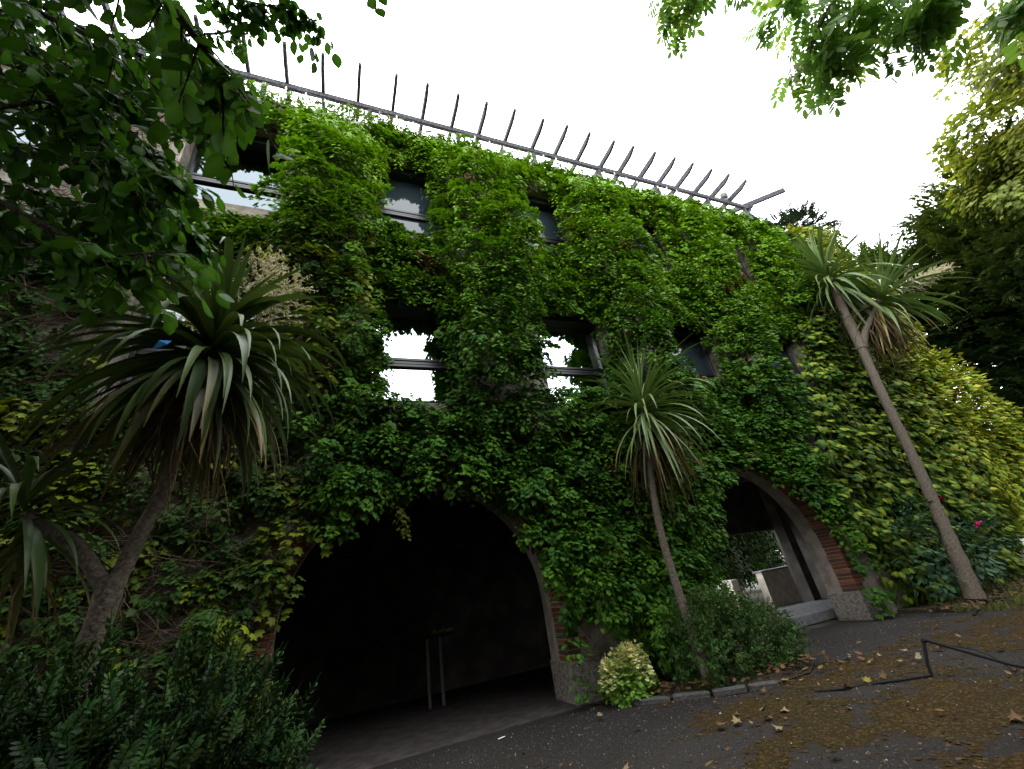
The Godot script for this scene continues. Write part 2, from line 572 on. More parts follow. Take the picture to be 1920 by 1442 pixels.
func materials() -> void:
	M.ivy = leafmat(0.55, 0.4, 0.22)
	M.creeper = leafmat(0.55, 0.6, 0.28)
	M.beech = leafmat(0.5, 0.95, 0.24)
	M.ash = leafmat(0.5, 1.0, 0.4)
	M.sword = leafmat(0.45, 0.3, 0.38)
	M.hebe = leafmat(0.5, 0.3, 0.28)
	M.fol = leafmat(0.6, 0.4, 0.22)
	M.straw = std(L(0.12, 0.095, 0.06), 0.9, true)
	M.plume = leafmat(0.8, 0.5, 0.2)
	M.plume.albedo_color = L(0.62, 0.59, 0.5).linear_to_srgb()
	M.plaster = surf([[0.25, L(0.13, 0.11, 0.09)], [0.5, L(0.18, 0.155, 0.13)], [0.75, L(0.22, 0.19, 0.16)]], 0.012, 0.4, 0.95, 1.1, 0.06, 3)
	M.plinth = surf([[0.2, L(0.1, 0.09, 0.075)], [0.5, L(0.16, 0.142, 0.12)], [0.8, L(0.2, 0.18, 0.155)]], 0.02, 1.1, 0.95, 2.2, 0.05, 13)
	M.coping = surf([[0.3, L(0.5, 0.46, 0.38)], [0.7, L(0.62, 0.58, 0.5)]], 0.02, 0.5, 0.9, 0.4, 0.08, 23)
	M.pale = surf([[0.3, L(0.42, 0.37, 0.32)], [0.7, L(0.52, 0.47, 0.42)]], 0.015, 0.5, 0.95, 0.4, 0.06, 37)
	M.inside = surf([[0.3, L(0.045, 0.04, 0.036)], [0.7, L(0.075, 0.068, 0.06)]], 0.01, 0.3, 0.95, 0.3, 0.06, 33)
	M.concrete = surf([[0.3, L(0.14, 0.14, 0.15)], [0.7, L(0.2, 0.2, 0.21)]], 0.02, 0.6, 0.9, 0.4, 0.08, 43)
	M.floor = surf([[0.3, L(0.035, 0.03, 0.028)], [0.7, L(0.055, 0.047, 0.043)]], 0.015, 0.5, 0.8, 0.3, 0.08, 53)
	M.wood = surf([[0.25, L(0.03, 0.03, 0.036)], [0.5, L(0.055, 0.055, 0.064)], [0.75, L(0.09, 0.089, 0.095)]], 0.02, 1.2, 0.85, 0.25, 0.1, 63)
	M.bark = surf([[0.25, L(0.06, 0.048, 0.037)], [0.5, L(0.105, 0.085, 0.066)], [0.8, L(0.16, 0.135, 0.105)]], 0.03, 1.6, 0.95, 0.7, 0.05, 73)
	M.bark2 = surf([[0.3, L(0.045, 0.038, 0.03)], [0.7, L(0.09, 0.078, 0.062)]], 0.03, 2.0, 0.95, 1.5, 0.05, 83)
	M.frame = std(L(0.012, 0.012, 0.013), 0.38)
	M.black = std(L(0.01, 0.01, 0.011), 0.75)
	M.pane = std(L(0.66, 0.72, 0.76), 0.015)
	M.pane.metallic = 1.0
	M.pane_pale = std(L(0.1, 0.115, 0.125), 0.02)
	M.pane_pale.metallic = 1.0
	M.pane_dark = std(L(0.02, 0.03, 0.036), 0.04)
	M.stem = std(L(0.12, 0.09, 0.065), 0.9, true)
	M.vc = std(Color.WHITE, 0.9, true)
	M.soil = surf([[0.3, L(0.03, 0.023, 0.016)], [0.7, L(0.07, 0.055, 0.04)]], 0.04, 1.4, 1.0, 3.0, 0.06, 93)
	M.kerb = surf([[0.3, L(0.045, 0.043, 0.04)], [0.7, L(0.085, 0.081, 0.075)]], 0.03, 1.5, 0.95, 1.2, 0.07, 103)
	M.stone = std(Color.WHITE, 0.85, true)
	var br := []
	for k in 5:
		var base: Color = [L(0.17, 0.062, 0.036), L(0.21, 0.085, 0.045), L(0.13, 0.05, 0.034), L(0.1, 0.055, 0.04), L(0.24, 0.1, 0.05)][k]
		br.append(surf([[0.25, base * 0.45], [0.55, base * 0.75], [0.8, base]], 0.03, 3.0, 0.92, 0.8, 0.09, 110 + k))
	M.brick = br
	# sword leaves, from upright to hanging; the second kit is a drooping mop
	for kk in 24:
		var k := kk % 12
		var mop := kk >= 12
		var t := k / 11.0
		var st := []
		for j in 3:
			var green := L(0.055, 0.1, 0.028).lerp(L(0.1, 0.15, 0.035), rng.randf())
			if not mop: green *= 1.2
			var tip := green * 0.9
			if k >= 10:
				green = [L(0.17, 0.15, 0.025), L(0.055, 0.075, 0.025), L(0.06, 0.085, 0.03)][j]
				tip = [L(0.2, 0.13, 0.045), L(0.09, 0.085, 0.03), L(0.12, 0.1, 0.035)][j]
			elif k >= 8 and j == 0:
				tip = L(0.17, 0.14, 0.05)
			if mop and k < 10: green *= rf(0.7, 1.0)
			if mop: st.append(sword(rf(0.9, 1.15), rf(0.026, 0.034), lerpf(1.3, -0.8, pow(t, 0.8)) + rf(-0.15, 0.15), lerpf(2.9, 1.5, t) * rf(0.8, 1.15) if k > 1 else rf(0.5, 1.2), green, tip, rf(-0.5, 0.5)))
			else: st.append(sword(rf(0.9, 1.1), rf(0.024, 0.032), lerpf(1.4, -1.25, pow(t, 0.9)) + rf(-0.1, 0.1), lerpf(0.5, 1.5, sin(PI * minf(1.0, t * 1.1))) * rf(0.7, 1.25), green, tip, rf(-0.5, 0.5)))
		swords.append(st)

# ---------------------------------------------------------------- ground
func moss_at(x: float, z: float) -> float:
	var w := nz.get_noise_2d(x * 22.0, z * 34.0) * 0.9 + nz.get_noise_2d(x * 70.0 + 50.0, z * 110.0) * 0.55
	var here := smoothstep(-5.6, -4.3, z) * smoothstep(1.4, 3.4, x - (z + 4.5) * 0.6)
	w += fine_n.get_noise_2d(x, z) * 0.35
	return smoothstep(-0.05, 0.4, w + here * 0.72 - 0.42)

func ground() -> void:
	var far := PlaneMesh.new()
	far.size = Vector2(900, 900)
	var g := part("ground", far, surf([[0.3, L(0.05, 0.05, 0.035)], [0.7, L(0.09, 0.085, 0.07)]], 0.02, 0.2, 1.0, 1.0, 0.05, 203), self, Transform3D(Basis(), Vector3(0, -0.012, 0)))
	g.set_meta("kind", "structure")
	# the yard in front of the building: a finely modelled sheet with a computed colour map
	var W := 1536
	var H := 1024
	var x0 := -6.0
	var z0 := -7.2
	var sx := 24.0
	var sz := 11.2
	var bytes := PackedByteArray()
	bytes.resize(W * H * 3)
	var fine := FastNoiseLite.new()
	fine.seed = 77; fine.frequency = 0.9; fine.fractal_octaves = 2
	var k := 0
	for j in H:
		for i in W:
			var x := x0 + sx * i / W
			var z := z0 + sz * j / H
			var m := moss_at(x, z)
			var f := fine.get_noise_2d(i * 0.9, j * 0.9)
			var lo := nz.get_noise_2d(x * 12.0 + 300.0, z * 20.0)
			var c := L(0.033, 0.03, 0.028) * (1.0 + 0.5 * f + 0.3 * lo)
			var mc := L(0.042, 0.023, 0.005).lerp(L(0.032, 0.023, 0.006), clampf(0.5 + lo, 0, 1)) * (1.0 + 0.9 * f)
			c = c.lerp(mc, m * 0.85).linear_to_srgb()
			bytes[k] = clampi(int(c.r * 255.0), 0, 255)
			bytes[k + 1] = clampi(int(c.g * 255.0), 0, 255)
			bytes[k + 2] = clampi(int(c.b * 255.0), 0, 255)
			k += 3
	var img := Image.create_from_data(W, H, false, Image.FORMAT_RGB8, bytes)
	var gm := StandardMaterial3D.new()
	gm.albedo_texture = ImageTexture.create_from_image(img)
	gm.roughness = 0.95
	gm.metallic_specular = 0.15
	gm.heightmap_enabled = true
	gm.heightmap_scale = 1.6
	gm.heightmap_texture = noise_tex(0.07, 215, [], 1024, FastNoiseLite.TYPE_CELLULAR, 3)
	gm.uv1_scale = Vector3.ONE
	var bump := StandardMaterial3D.new()
	assert(bump != null)
	var mb := MB.new()
	var nx := 240
	var nzz := 112
	for j in nzz + 1:
		for i in nx + 1:
			var x := x0 + sx * i / nx
			var z := z0 + sz * j / nzz
			var h := 0.02 * nz.get_noise_2d(x * 25.0, z * 25.0) + 0.018 * moss_at(x, z)
			h *= smoothstep(-7.2, -6.2, z)
			mb.vert(Vector3(x, h, z), Vector3(0, 1, 0), Color.WHITE, Vector2(float(i) / nx, float(j) / nzz))
	for j in nzz:
		for i in nx:
			var a := j * (nx + 1) + i
			mb.tri(a, a + nx + 1, a + nx + 2)
			mb.tri(a, a + nx + 2, a + 1)
	for a in mb.n.size():
		var p: Vector3 = mb.v[a]
		var e := 0.1
		var hx := 0.02 * (nz.get_noise_2d((p.x + e) * 25.0, p.z * 25.0) - nz.get_noise_2d((p.x - e) * 25.0, p.z * 25.0)) / (2 * e)
		var hz := 0.02 * (nz.get_noise_2d(p.x * 25.0, (p.z + e) * 25.0) - nz.get_noise_2d(p.x * 25.0, (p.z - e) * 25.0)) / (2 * e)
		mb.n[a] = Vector3(-hx, 1, -hz).normalized()
	# the relief is finer than the colour map, so it comes from stones and the second map
	gm.heightmap_enabled = false
	gm.detail_enabled = true
	gm.detail_blend_mode = BaseMaterial3D.BLEND_MODE_MUL
	gm.detail_uv_layer = BaseMaterial3D.DETAIL_UV_2
	gm.uv2_triplanar = true
	gm.uv2_world_triplanar = true
	gm.uv2_scale = Vector3.ONE * 1.3
	gm.detail_albedo = noise_tex(0.11, 221, [[0.0, L(0.25, 0.25, 0.25)], [0.35, L(0.75, 0.73, 0.7)], [0.6, L(1, 1, 1)]], 1024, FastNoiseLite.TYPE_CELLULAR, 1)
	var yard := part("gravel_yard", mb.mesh(), gm, self)
	yard.set_meta("kind", "structure")
	# loose stones
	var stones := []
	for q in 3:
		stones.append(pebble(q))
	var xs := [[], [], []]
	var cs := [[], [], []]
	for i in 26000:
		var x := rf(-0.5, 11.0)
		var z := rf(-6.4, -1.7)
		if x > 7.0 and rng.randf() < 0.5: continue
		if rng.randf() < moss_at(x, z) * 0.62: continue
		var s := rf(0.003, 0.0085) * (1.9 if rng.randf() < 0.03 else 1.0)
		var h := 0.02 * nz.get_noise_2d(x * 25.0, z * 25.0) + 0.018 * moss_at(x, z)
		h *= smoothstep(-7.2, -6.2, z)
		var t := rng.randi() % 3
		var b := Basis.from_euler(Vector3(rf(-0.5, 0.5), rf(0, TAU), rf(-0.5, 0.5))).scaled_local(Vector3(s, s * rf(0.5, 0.9), s * rf(0.7, 1.2)))
		xs[t].append(Transform3D(b, Vector3(x, h + s * 0.25, z)))
		var gcol := rf(0.02, 0.075) if rng.randf() < 0.955 else rf(0.12, 0.3)
		cs[t].append(Color(gcol, gcol * rf(0.9, 0.98), gcol * rf(0.8, 0.95)))
	var gr := Node3D.new()
	gr.name = "gravel"
	add_child(gr)
	tag(gr, "loose pale grey gravel stones scattered over the yard", "gravel", "", "stuff")
	for t in 3: many("stones", stones[t], M.stone, gr, xs[t], cs[t])
	# moss cushions
	var mo := Node3D.new()
	mo.name = "moss"
	add_child(mo)
	tag(mo, "brown and olive moss cushions growing in patches over the gravel", "moss", "", "stuff")
	var mx := []
	var mc2 := []
	for i in 42000:
		var x := rf(0.5, 11.0)
		var z := rf(-5.6, -1.6)
		if rng.randf() > moss_at(x, z) * 1.1 - 0.25: continue
		var h := 0.02 * nz.get_noise_2d(x * 25.0, z * 25.0) + 0.018 * moss_at(x, z)
		var s := rf(0.007, 0.019)
		mx.append(Transform3D(Basis(Vector3.UP, rf(0, TAU)).scaled_local(Vector3(s, s * rf(0.2, 0.4), s)), Vector3(x, h - 0.002, z)))
		var b := rf(0.6, 1.25)
		mc2.append((L(0.044, 0.025, 0.006) if rng.randf() < 0.75 else L(0.034, 0.028, 0.008)) * b)
	many("cushions", pebble(9), M.stone, mo, mx, mc2)

func pebble(sd: int) -> ArrayMesh:
	var mb := MB.new()
	var r := 5
	for j in r + 1:
		for i in 8:
			var th := PI * j / r
			var ph := TAU * i / 8.0
			var d := Vector3(sin(th) * cos(ph), cos(th), sin(th) * sin(ph))
			var q := 1.0 + 0.5 * nz2.get_noise_3d(d.x * 2.0 + sd * 9.0, d.y * 2.0, d.z * 2.0)
			mb.vert(d * q, d)
	for j in r:
		for i in 8:
			var a := j * 8 + i
			var b := j * 8 + (i + 1) % 8
			mb.tri(a, b, b + 8)
			mb.tri(a, b + 8, a + 8)
	return mb.mesh()

# ---------------------------------------------------------------- the building
func building() -> void:
	var o := thing("building", "large building covered in climbing plants, with two brick-edged arches and rows of dark framed windows", "building", Vector3(4, 0, -8))
	var off := Transform3D(Basis(), -o.position)
	var th := 0.67
	var mb := MB.new()
	# ground storey with the arches cut out
	var poly := PackedVector2Array()
	poly.append(Vector2(-9, 0))
	for a in ARCHES:
		poly.append(Vector2(a - AR, 0))
		for k in 33:
			var t := PI - PI * k / 32.0
			poly.append(Vector2(a + cos(t) * AR, SPRING + sin(t) * AR))
		poly.append(Vector2(a + AR, 0))
	poly.append(Vector2(17.5, 0))
	poly.append(Vector2(17.5, 4.2))
	poly.append(Vector2(-9, 4.2))
	var tr := Geometry2D.triangulate_polygon(poly)
	for zz in [[WALLZ, 1.0], [WALLZ - th, -1.0]]:
		for k in range(0, tr.size(), 3):
			var pts := []
			for q in 3:
				var p: Vector2 = poly[tr[k + q]]
				pts.append(Vector3(p.x, p.y, zz[0]))
			mb.face(pts, Vector3(0, 0, zz[1]))
	for k in poly.size():
		var p := poly[k]
		var q := poly[(k + 1) % poly.size()]
		var outw := Vector2(-(q.y - p.y), q.x - p.x)
		if not Geometry2D.is_point_in_polygon((p + q) * 0.5 - outw.normalized() * 0.01, poly): outw = -outw
		mb.face([Vector3(p.x, p.y, WALLZ), Vector3(q.x, q.y, WALLZ), Vector3(q.x, q.y, WALLZ - th), Vector3(p.x, p.y, WALLZ - th)], Vector3(outw.x, outw.y, 0))
	# upper storeys round the window openings
	var rows := [[4.2, 4.78, false], [4.78, 7.2, true], [7.2, 8.88, false], [8.88, 11.3, true], [11.3, 12.1, false]]
	for r in rows:
		if not r[2]:
			add_box(mb, Transform3D(Basis(), Vector3(4.25, (r[0] + r[1]) * 0.5, WALLZ - th * 0.5)), Vector3(26.5, r[1] - r[0], th))
		else:
			var x := -9.0
			for c in BAYS + [99.0]:
				var e: float = minf(c - 0.88, 17.5)
				add_box(mb, Transform3D(Basis(), Vector3((x + e) * 0.5, (r[0] + r[1]) * 0.5, WALLZ - th * 0.5)), Vector3(e - x, r[1] - r[0], th))
				x = c + 0.88
	part("wall", mb.mesh(), M.plaster, o, off)
	# rough plastered blocks at the feet of the arches
	for a in ARCHES:
		for s in [-1.0, 1.0]:
			part("plinth", box_mesh(Vector3(0.62, 0.54, 0.71), 0.012), M.plinth, o, off * Transform3D(Basis(), Vector3(a + s * (AR + 0.285), 0.268, WALLZ - th * 0.5)))
	# brick rings and quoins
	var bricks := []
	for k in 6:
		bricks.append(box_mesh(Vector3(0.21 + 0.006 * (k % 3), 0.058 + 0.003 * (k % 2), 0.34 + 0.008 * (k % 4)), 0.006))
	var shorts := []
	for k in 4:
		shorts.append(box_mesh(Vector3(0.33 + 0.006 * k, 0.056 + 0.003 * (k % 2), 0.34), 0.006))
	for a in ARCHES:
		var ring := Node3D.new()
		ring.name = "arch_ring" if a == ARCHES[0] else "arch_ring_001"
		o.add_child(ring)
		ring.transform = off
		var n := 90
		for k in n:
			var t := PI * (k + 0.5) / n
			var d := Vector3(cos(t), sin(t), 0)
			var b := Basis(d, Vector3(-sin(t), cos(t), 0), Vector3(0, 0, 1)) * Basis(Vector3(0, 0, 1), rf(-0.02, 0.02))
			part("brick", bricks[rng.randi() % 6], M.brick[rng.randi() % 5], ring, Transform3D(b, Vector3(a, SPRING, 0) + d * (AR + 0.092 + rf(-0.007, 0.005)) + Vector3(0, 0, WALLZ - 0.155 + rf(-0.005, 0.006))))
		for s in [-1.0, 1.0]:
			for k in 12:
				var y := 0.578 + k * 0.0725
				var wide := k % 4 >= 2
				var mm: Mesh = shorts[rng.randi() % 4] if wide else bricks[rng.randi() % 6]
				var hw := 0.172 if wide else 0.108
				part("brick", mm, M.brick[rng.randi() % 5], ring, Transform3D(Basis(Vector3.UP, rf(-0.015, 0.015)), Vector3(a + s * (AR - 0.012 + hw), y, WALLZ - 0.155 + rf(-0.004, 0.006))))
	# windows
	var fm := MB.new()
	for s in [-1.0, 1.0]:
		add_box(fm, Transform3D(Basis(), Vector3(s * 0.845, 0, 0)), Vector3(0.07, 2.42, 0.09), 0.006)
	add_box(fm, Transform3D(Basis(), Vector3(0, 1.1, 0.08)), Vector3(1.75, 0.21, 0.25), 0.01)
	add_box(fm, Transform3D(Basis(), Vector3(0, -1.18, 0)), Vector3(1.62, 0.06, 0.09), 0.006)
	var frame := fm.mesh()
	var tm := MB.new()
	for k in 3:
		add_box(tm, Transform3D(Basis(), Vector3(0, -0.31 + k * 0.068, 0.0 if k != 1 else -0.012)), Vector3(1.62, 0.062, 0.1), 0.008)
	var trans := tm.mesh()
	var up_pane := box_mesh(Vector3(1.62, 1.19, 0.012))
	var low_pane := box_mesh(Vector3(1.62, 0.8, 0.012))
	for c in BAYS:
		for y in [4.78 + 1.21, 8.88 + 1.21]:
			var w := part("window", frame, M.frame, o, Transform3D(Basis(), Vector3(c, y, WALLZ - 0.36) - o.position))
			part("transom", trans, M.frame, w)
			var gl: Material = M.pane_dark if (y > 8.0 and c > 0.0) or c > 7.0 else (M.pane if c > 0.0 else M.pane_pale)
			part("pane", up_pane, gl, w, Transform3D(Basis.from_euler(Vector3(rf(-0.004, 0.004), rf(-0.004, 0.004), 0)), Vector3(0, 0.434, -0.02)))
			part("pane", low_pane, gl, w, Transform3D(Basis.from_euler(Vector3(rf(-0.004, 0.004), rf(-0.004, 0.004), 0)), Vector3(0, -0.745, -0.02)))
			part("window_sill", box_mesh(Vector3(1.75, 0.05, 0.34), 0.008), M.plinth, w, Transform3D(Basis(), Vector3(0, -1.23, 0.19)))
	# floors, roof, back and inner walls
	var bx := func(called: String, lo: Vector3, hi: Vector3, m: Material, b := 0.0) -> void:
		part(called, box_mesh(hi - lo, b), m, o, Transform3D(Basis(), (lo + hi) * 0.5 - o.position))
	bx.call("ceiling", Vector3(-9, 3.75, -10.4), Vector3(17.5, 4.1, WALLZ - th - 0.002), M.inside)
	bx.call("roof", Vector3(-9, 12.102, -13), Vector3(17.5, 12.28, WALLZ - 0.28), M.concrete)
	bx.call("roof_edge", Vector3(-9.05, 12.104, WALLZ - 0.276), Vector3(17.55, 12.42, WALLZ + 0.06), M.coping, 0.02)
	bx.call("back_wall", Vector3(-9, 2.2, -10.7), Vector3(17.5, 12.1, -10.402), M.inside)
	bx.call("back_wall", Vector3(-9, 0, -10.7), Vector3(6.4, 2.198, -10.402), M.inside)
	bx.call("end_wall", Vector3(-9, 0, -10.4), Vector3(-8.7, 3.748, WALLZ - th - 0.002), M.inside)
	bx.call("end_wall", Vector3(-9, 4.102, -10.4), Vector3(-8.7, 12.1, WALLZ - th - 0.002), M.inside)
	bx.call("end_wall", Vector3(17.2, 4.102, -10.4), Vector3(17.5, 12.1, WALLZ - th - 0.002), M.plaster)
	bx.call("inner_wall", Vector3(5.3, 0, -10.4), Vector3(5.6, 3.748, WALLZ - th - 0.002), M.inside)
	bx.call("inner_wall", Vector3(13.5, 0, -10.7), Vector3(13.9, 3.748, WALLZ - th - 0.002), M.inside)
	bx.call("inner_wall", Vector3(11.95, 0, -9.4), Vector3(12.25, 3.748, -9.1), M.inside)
	for x in [-1.4, 1.6, 4.4, 7.4, 10.4]:
		bx.call("ceiling_beam", Vector3(x, 3.42, -10.4), Vector3(x + 0.25, 3.748, WALLZ - th - 0.002), M.inside)
	# weathered concrete step in the passage
	var st := part("step", box_mesh(Vector3(7.8, 0.2, 1.6), 0.015), M.concrete, self, Transform3D(Basis(), Vector3(9.55, 0.1, -8.4)))
	tag(st, "low grey concrete step running across the passage behind the right-hand arch", "step")
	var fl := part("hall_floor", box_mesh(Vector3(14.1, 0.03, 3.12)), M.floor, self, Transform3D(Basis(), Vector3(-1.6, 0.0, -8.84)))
	fl.set_meta("kind", "structure")
	var ts := part("threshold", box_mesh(Vector3(4.3, 0.05, 0.68), 0.01), M.floor, self, Transform3D(Basis(), Vector3(1.21, 0.0, WALLZ - 0.31)))
	ts.set_meta("kind", "structure")
	# low rendered wall beyond the passage
	var w := thing("garden_wall", "low pale rendered wall with a thin coping seen through the right-hand arch", "wall", Vector3(14.0, 0, -11.2))
	var wm := MB.new()
	add_box(wm, Transform3D(Basis(), Vector3(1.2, 0.5, 0)), Vector3(5.0, 1.0, 0.25))
	add_box(wm, Transform3D(Basis(Vector3.UP, 1.2), Vector3(-1.9, 0.47, -1.2)), Vector3(2.4, 0.94, 0.22))
	part("wall_face", wm.mesh(), M.pale, w)
	var cp := MB.new()
	add_box(cp, Transform3D(Basis(), Vector3(1.2, 1.03, 0)), Vector3(5.1, 0.055, 0.36), 0.01)
	part("coping", cp.mesh(), M.concrete, w)

# ---------------------------------------------------------------- pergola
func pergola() -> void:
	var o := thing("pergola", "grey timber roof pergola whose long row of shaped rafters juts out over the ivy", "pergola", Vector3(4, 12.4, -6.6))
	var off := Transform3D(Basis(), -o.position)
	var mb := MB.new()
	bar(mb, Vector3(-8, 13.2, WALLZ), Vector3(14.0, 13.2, WALLZ), 0.09, 0.17, 0.006)
	part("beam", mb.mesh(), M.wood, o, off)
	mb = MB.new()
	bar(mb, Vector3(-8, 13.2, -9.4), Vector3(14.0, 13.2, -9.4), 0.09, 0.17, 0.006)
	part("beam", mb.mesh(), M.wood, o, off)
	# rafter with an ogee-cut tip, extruded
	var prof := PackedVector2Array([Vector2(0, 0), Vector2(3.62, 0), Vector2(3.70, 0.012), Vector2(3.76, 0.045), Vector2(3.80, 0.05), Vector2(3.86, 0.095), Vector2(3.93, 0.115), Vector2(3.95, 0.185), Vector2(0, 0.185)])
	var rm := MB.new()
	var tr := Geometry2D.triangulate_polygon(prof)
	for s in [-0.036, 0.036]:
		for k in range(0, tr.size(), 3):
			var pts := []
			for q in 3: pts.append(Vector3(s, prof[tr[k + q]].y, prof[tr[k + q]].x))
			rm.face(pts, Vector3(s, 0, 0))
	for k in prof.size():
		var p := prof[k]
		var q := prof[(k + 1) % prof.size()]
		rm.face([Vector3(-0.036, p.y, p.x), Vector3(0.036, p.y, p.x), Vector3(0.036, q.y, q.x), Vector3(-0.036, q.y, q.x)], Vector3(0, -(q.x - p.x), q.y - p.y))
	var rafter := rm.mesh()
	for k in 25:
		var x := -6.46 + 0.816 * k
		part("rafter", rafter, M.wood, o, off * Transform3D(Basis.from_euler(Vector3(rf(-0.012, 0.012), rf(-0.012, 0.012), rf(-0.06, 0.06))), Vector3(x + rf(-0.02, 0.02), 13.289 + rf(0, 0.006), -9.7)))
	for x in [-4.3, -2.0, 0.36, 2.68, 5.0, 7.3, 9.6, 11.9, 13.75]:
		mb = MB.new()
		bar(mb, Vector3(x, 12.42, WALLZ - 0.02), Vector3(x, 13.112, WALLZ - 0.02), 0.1, 0.1, 0.006, Vector3.RIGHT)
		part("post", mb.mesh(), M.wood, o, off)
	# the corner: hip rafter, return beam and braces
	mb = MB.new()
	bar(mb, Vector3(12.4, 13.37, -8.2), Vector3(15.0, 13.39, -5.7), 0.09, 0.2, 0.006)
	part("hip_rafter", mb.mesh(), M.wood, o, off)
	mb = MB.new()
	bar(mb, Vector3(14.05, 13.2, -6.45), Vector3(14.05, 13.2, -9.4), 0.09, 0.16, 0.006)
	part("beam", mb.mesh(), M.wood, o, off)
	for q in [[Vector3(13.95, 13.05, -6.66), Vector3(14.9, 13.05, -6.9)], [Vector3(13.75, 13.05, -6.72), Vector3(14.25, 12.42, -6.72)], [Vector3(14.0, 13.05, -6.55), Vector3(13.35, 12.42, -6.55)]]:
		mb = MB.new()
		bar(mb, q[0], q[1], 0.06, 0.08, 0.005)
		part("brace", mb.mesh(), M.wood, o, off)
	# bulb string under the beam
	var s := thing("string_lights", "string of small bulbs hanging in loops under the pergola beam", "string lights", Vector3(4, 13, -6.5))
	mb = MB.new()
	var pts := []
	var bulbs := []
	for k in 161:
		var x := -6.0 + 17.0 * k / 160.0
		var t := fposmod(x + 6.0, 2.3) / 2.3
		var y := 13.08 - 0.16 * 4.0 * t * (1.0 - t)
		pts.append(Vector3(x, y, -6.52))
		if k % 4 == 2: bulbs.append(Vector3(x, y, -6.52))
	var r := []
	for p in pts: r.append(0.006)
	tube(mb, pts, r, 4)
	part("cord", mb.mesh(), M.concrete, s, Transform3D(Basis(), -s.position))
	mb = MB.new()
	tube(mb, [Vector3(0, 0, 0), Vector3(0, -0.03, 0), Vector3(0, -0.05, 0), Vector3(0, -0.075, 0), Vector3(0, -0.1, 0), Vector3(0, -0.11, 0)], [0.012, 0.013, 0.02, 0.028, 0.02, 0.004], 8)
	var bm := mb.mesh()
	var glass := std(L(0.5, 0.48, 0.42), 0.2)
	for p in bulbs: part("bulb", bm, glass, s, Transform3D(Basis(), p - s.position))
	# lamp head on the beam
	var f := thing("lamp_head", "small grey lamp head standing on the far end of the pergola beam", "lamp", Vector3(12.95, 13.44, -6.6))
	part("housing", box_mesh(Vector3(0.3, 0.2, 0.22), 0.04), M.concrete, f, Transform3D(Basis.from_euler(Vector3(0.3, 0.4, 0.2)), Vector3(0, 0.12, 0)))
	part("bracket", box_mesh(Vector3(0.07, 0.17, 0.07), 0.01), M.concrete, f, Transform3D(Basis(), Vector3(0, -0.05, 0)))
	# dry weeds and a bush on the roof edge
	var spots := [[-0.55, "dry grey weeds on the roof edge beside the second pergola rafter from the left", 1.1], [0.35, "low dry brown weeds on the roof edge against the pale pergola post", 0.9], [10.3, "faded pinkish weeds on the roof edge where the far rafters begin", 1.5]]
	for q in spots:
		var wd := thing("roof_weeds", q[1], "weeds", Vector3(q[0], 12.42, -6.55))
		mb = MB.new()
		for k in 70:
			var a := Vector3(rf(-0.6, 0.6) * q[2], 0, rf(-0.1, 0.1))
			var b := a + Vector3(rf(-0.15, 0.15), rf(0.15, 0.5), rf(-0.1, 0.15))
			tube(mb, bend(a, b, 3, 0.03), taper(4, 0.006, 0.003), 3, grey(rf(0.5, 1.0)))
			for j in 5: leaf(mb, OVATE, basis_from(Vector3(rf(-1, 1), rf(-0.3, 1), rf(-1, 1)), Vector3(rf(-1, 1), 1, rf(-1, 1))), a.lerp(b, rf(0.4, 1.0)), rf(0.02, 0.05), Color(0.9, 0.75, 0.62) * rf(0.5, 1.0), Color(0.9, 0.8, 0.7) * rf(0.5, 1.0))
		part("stems", mb.mesh(), M.stem, wd)

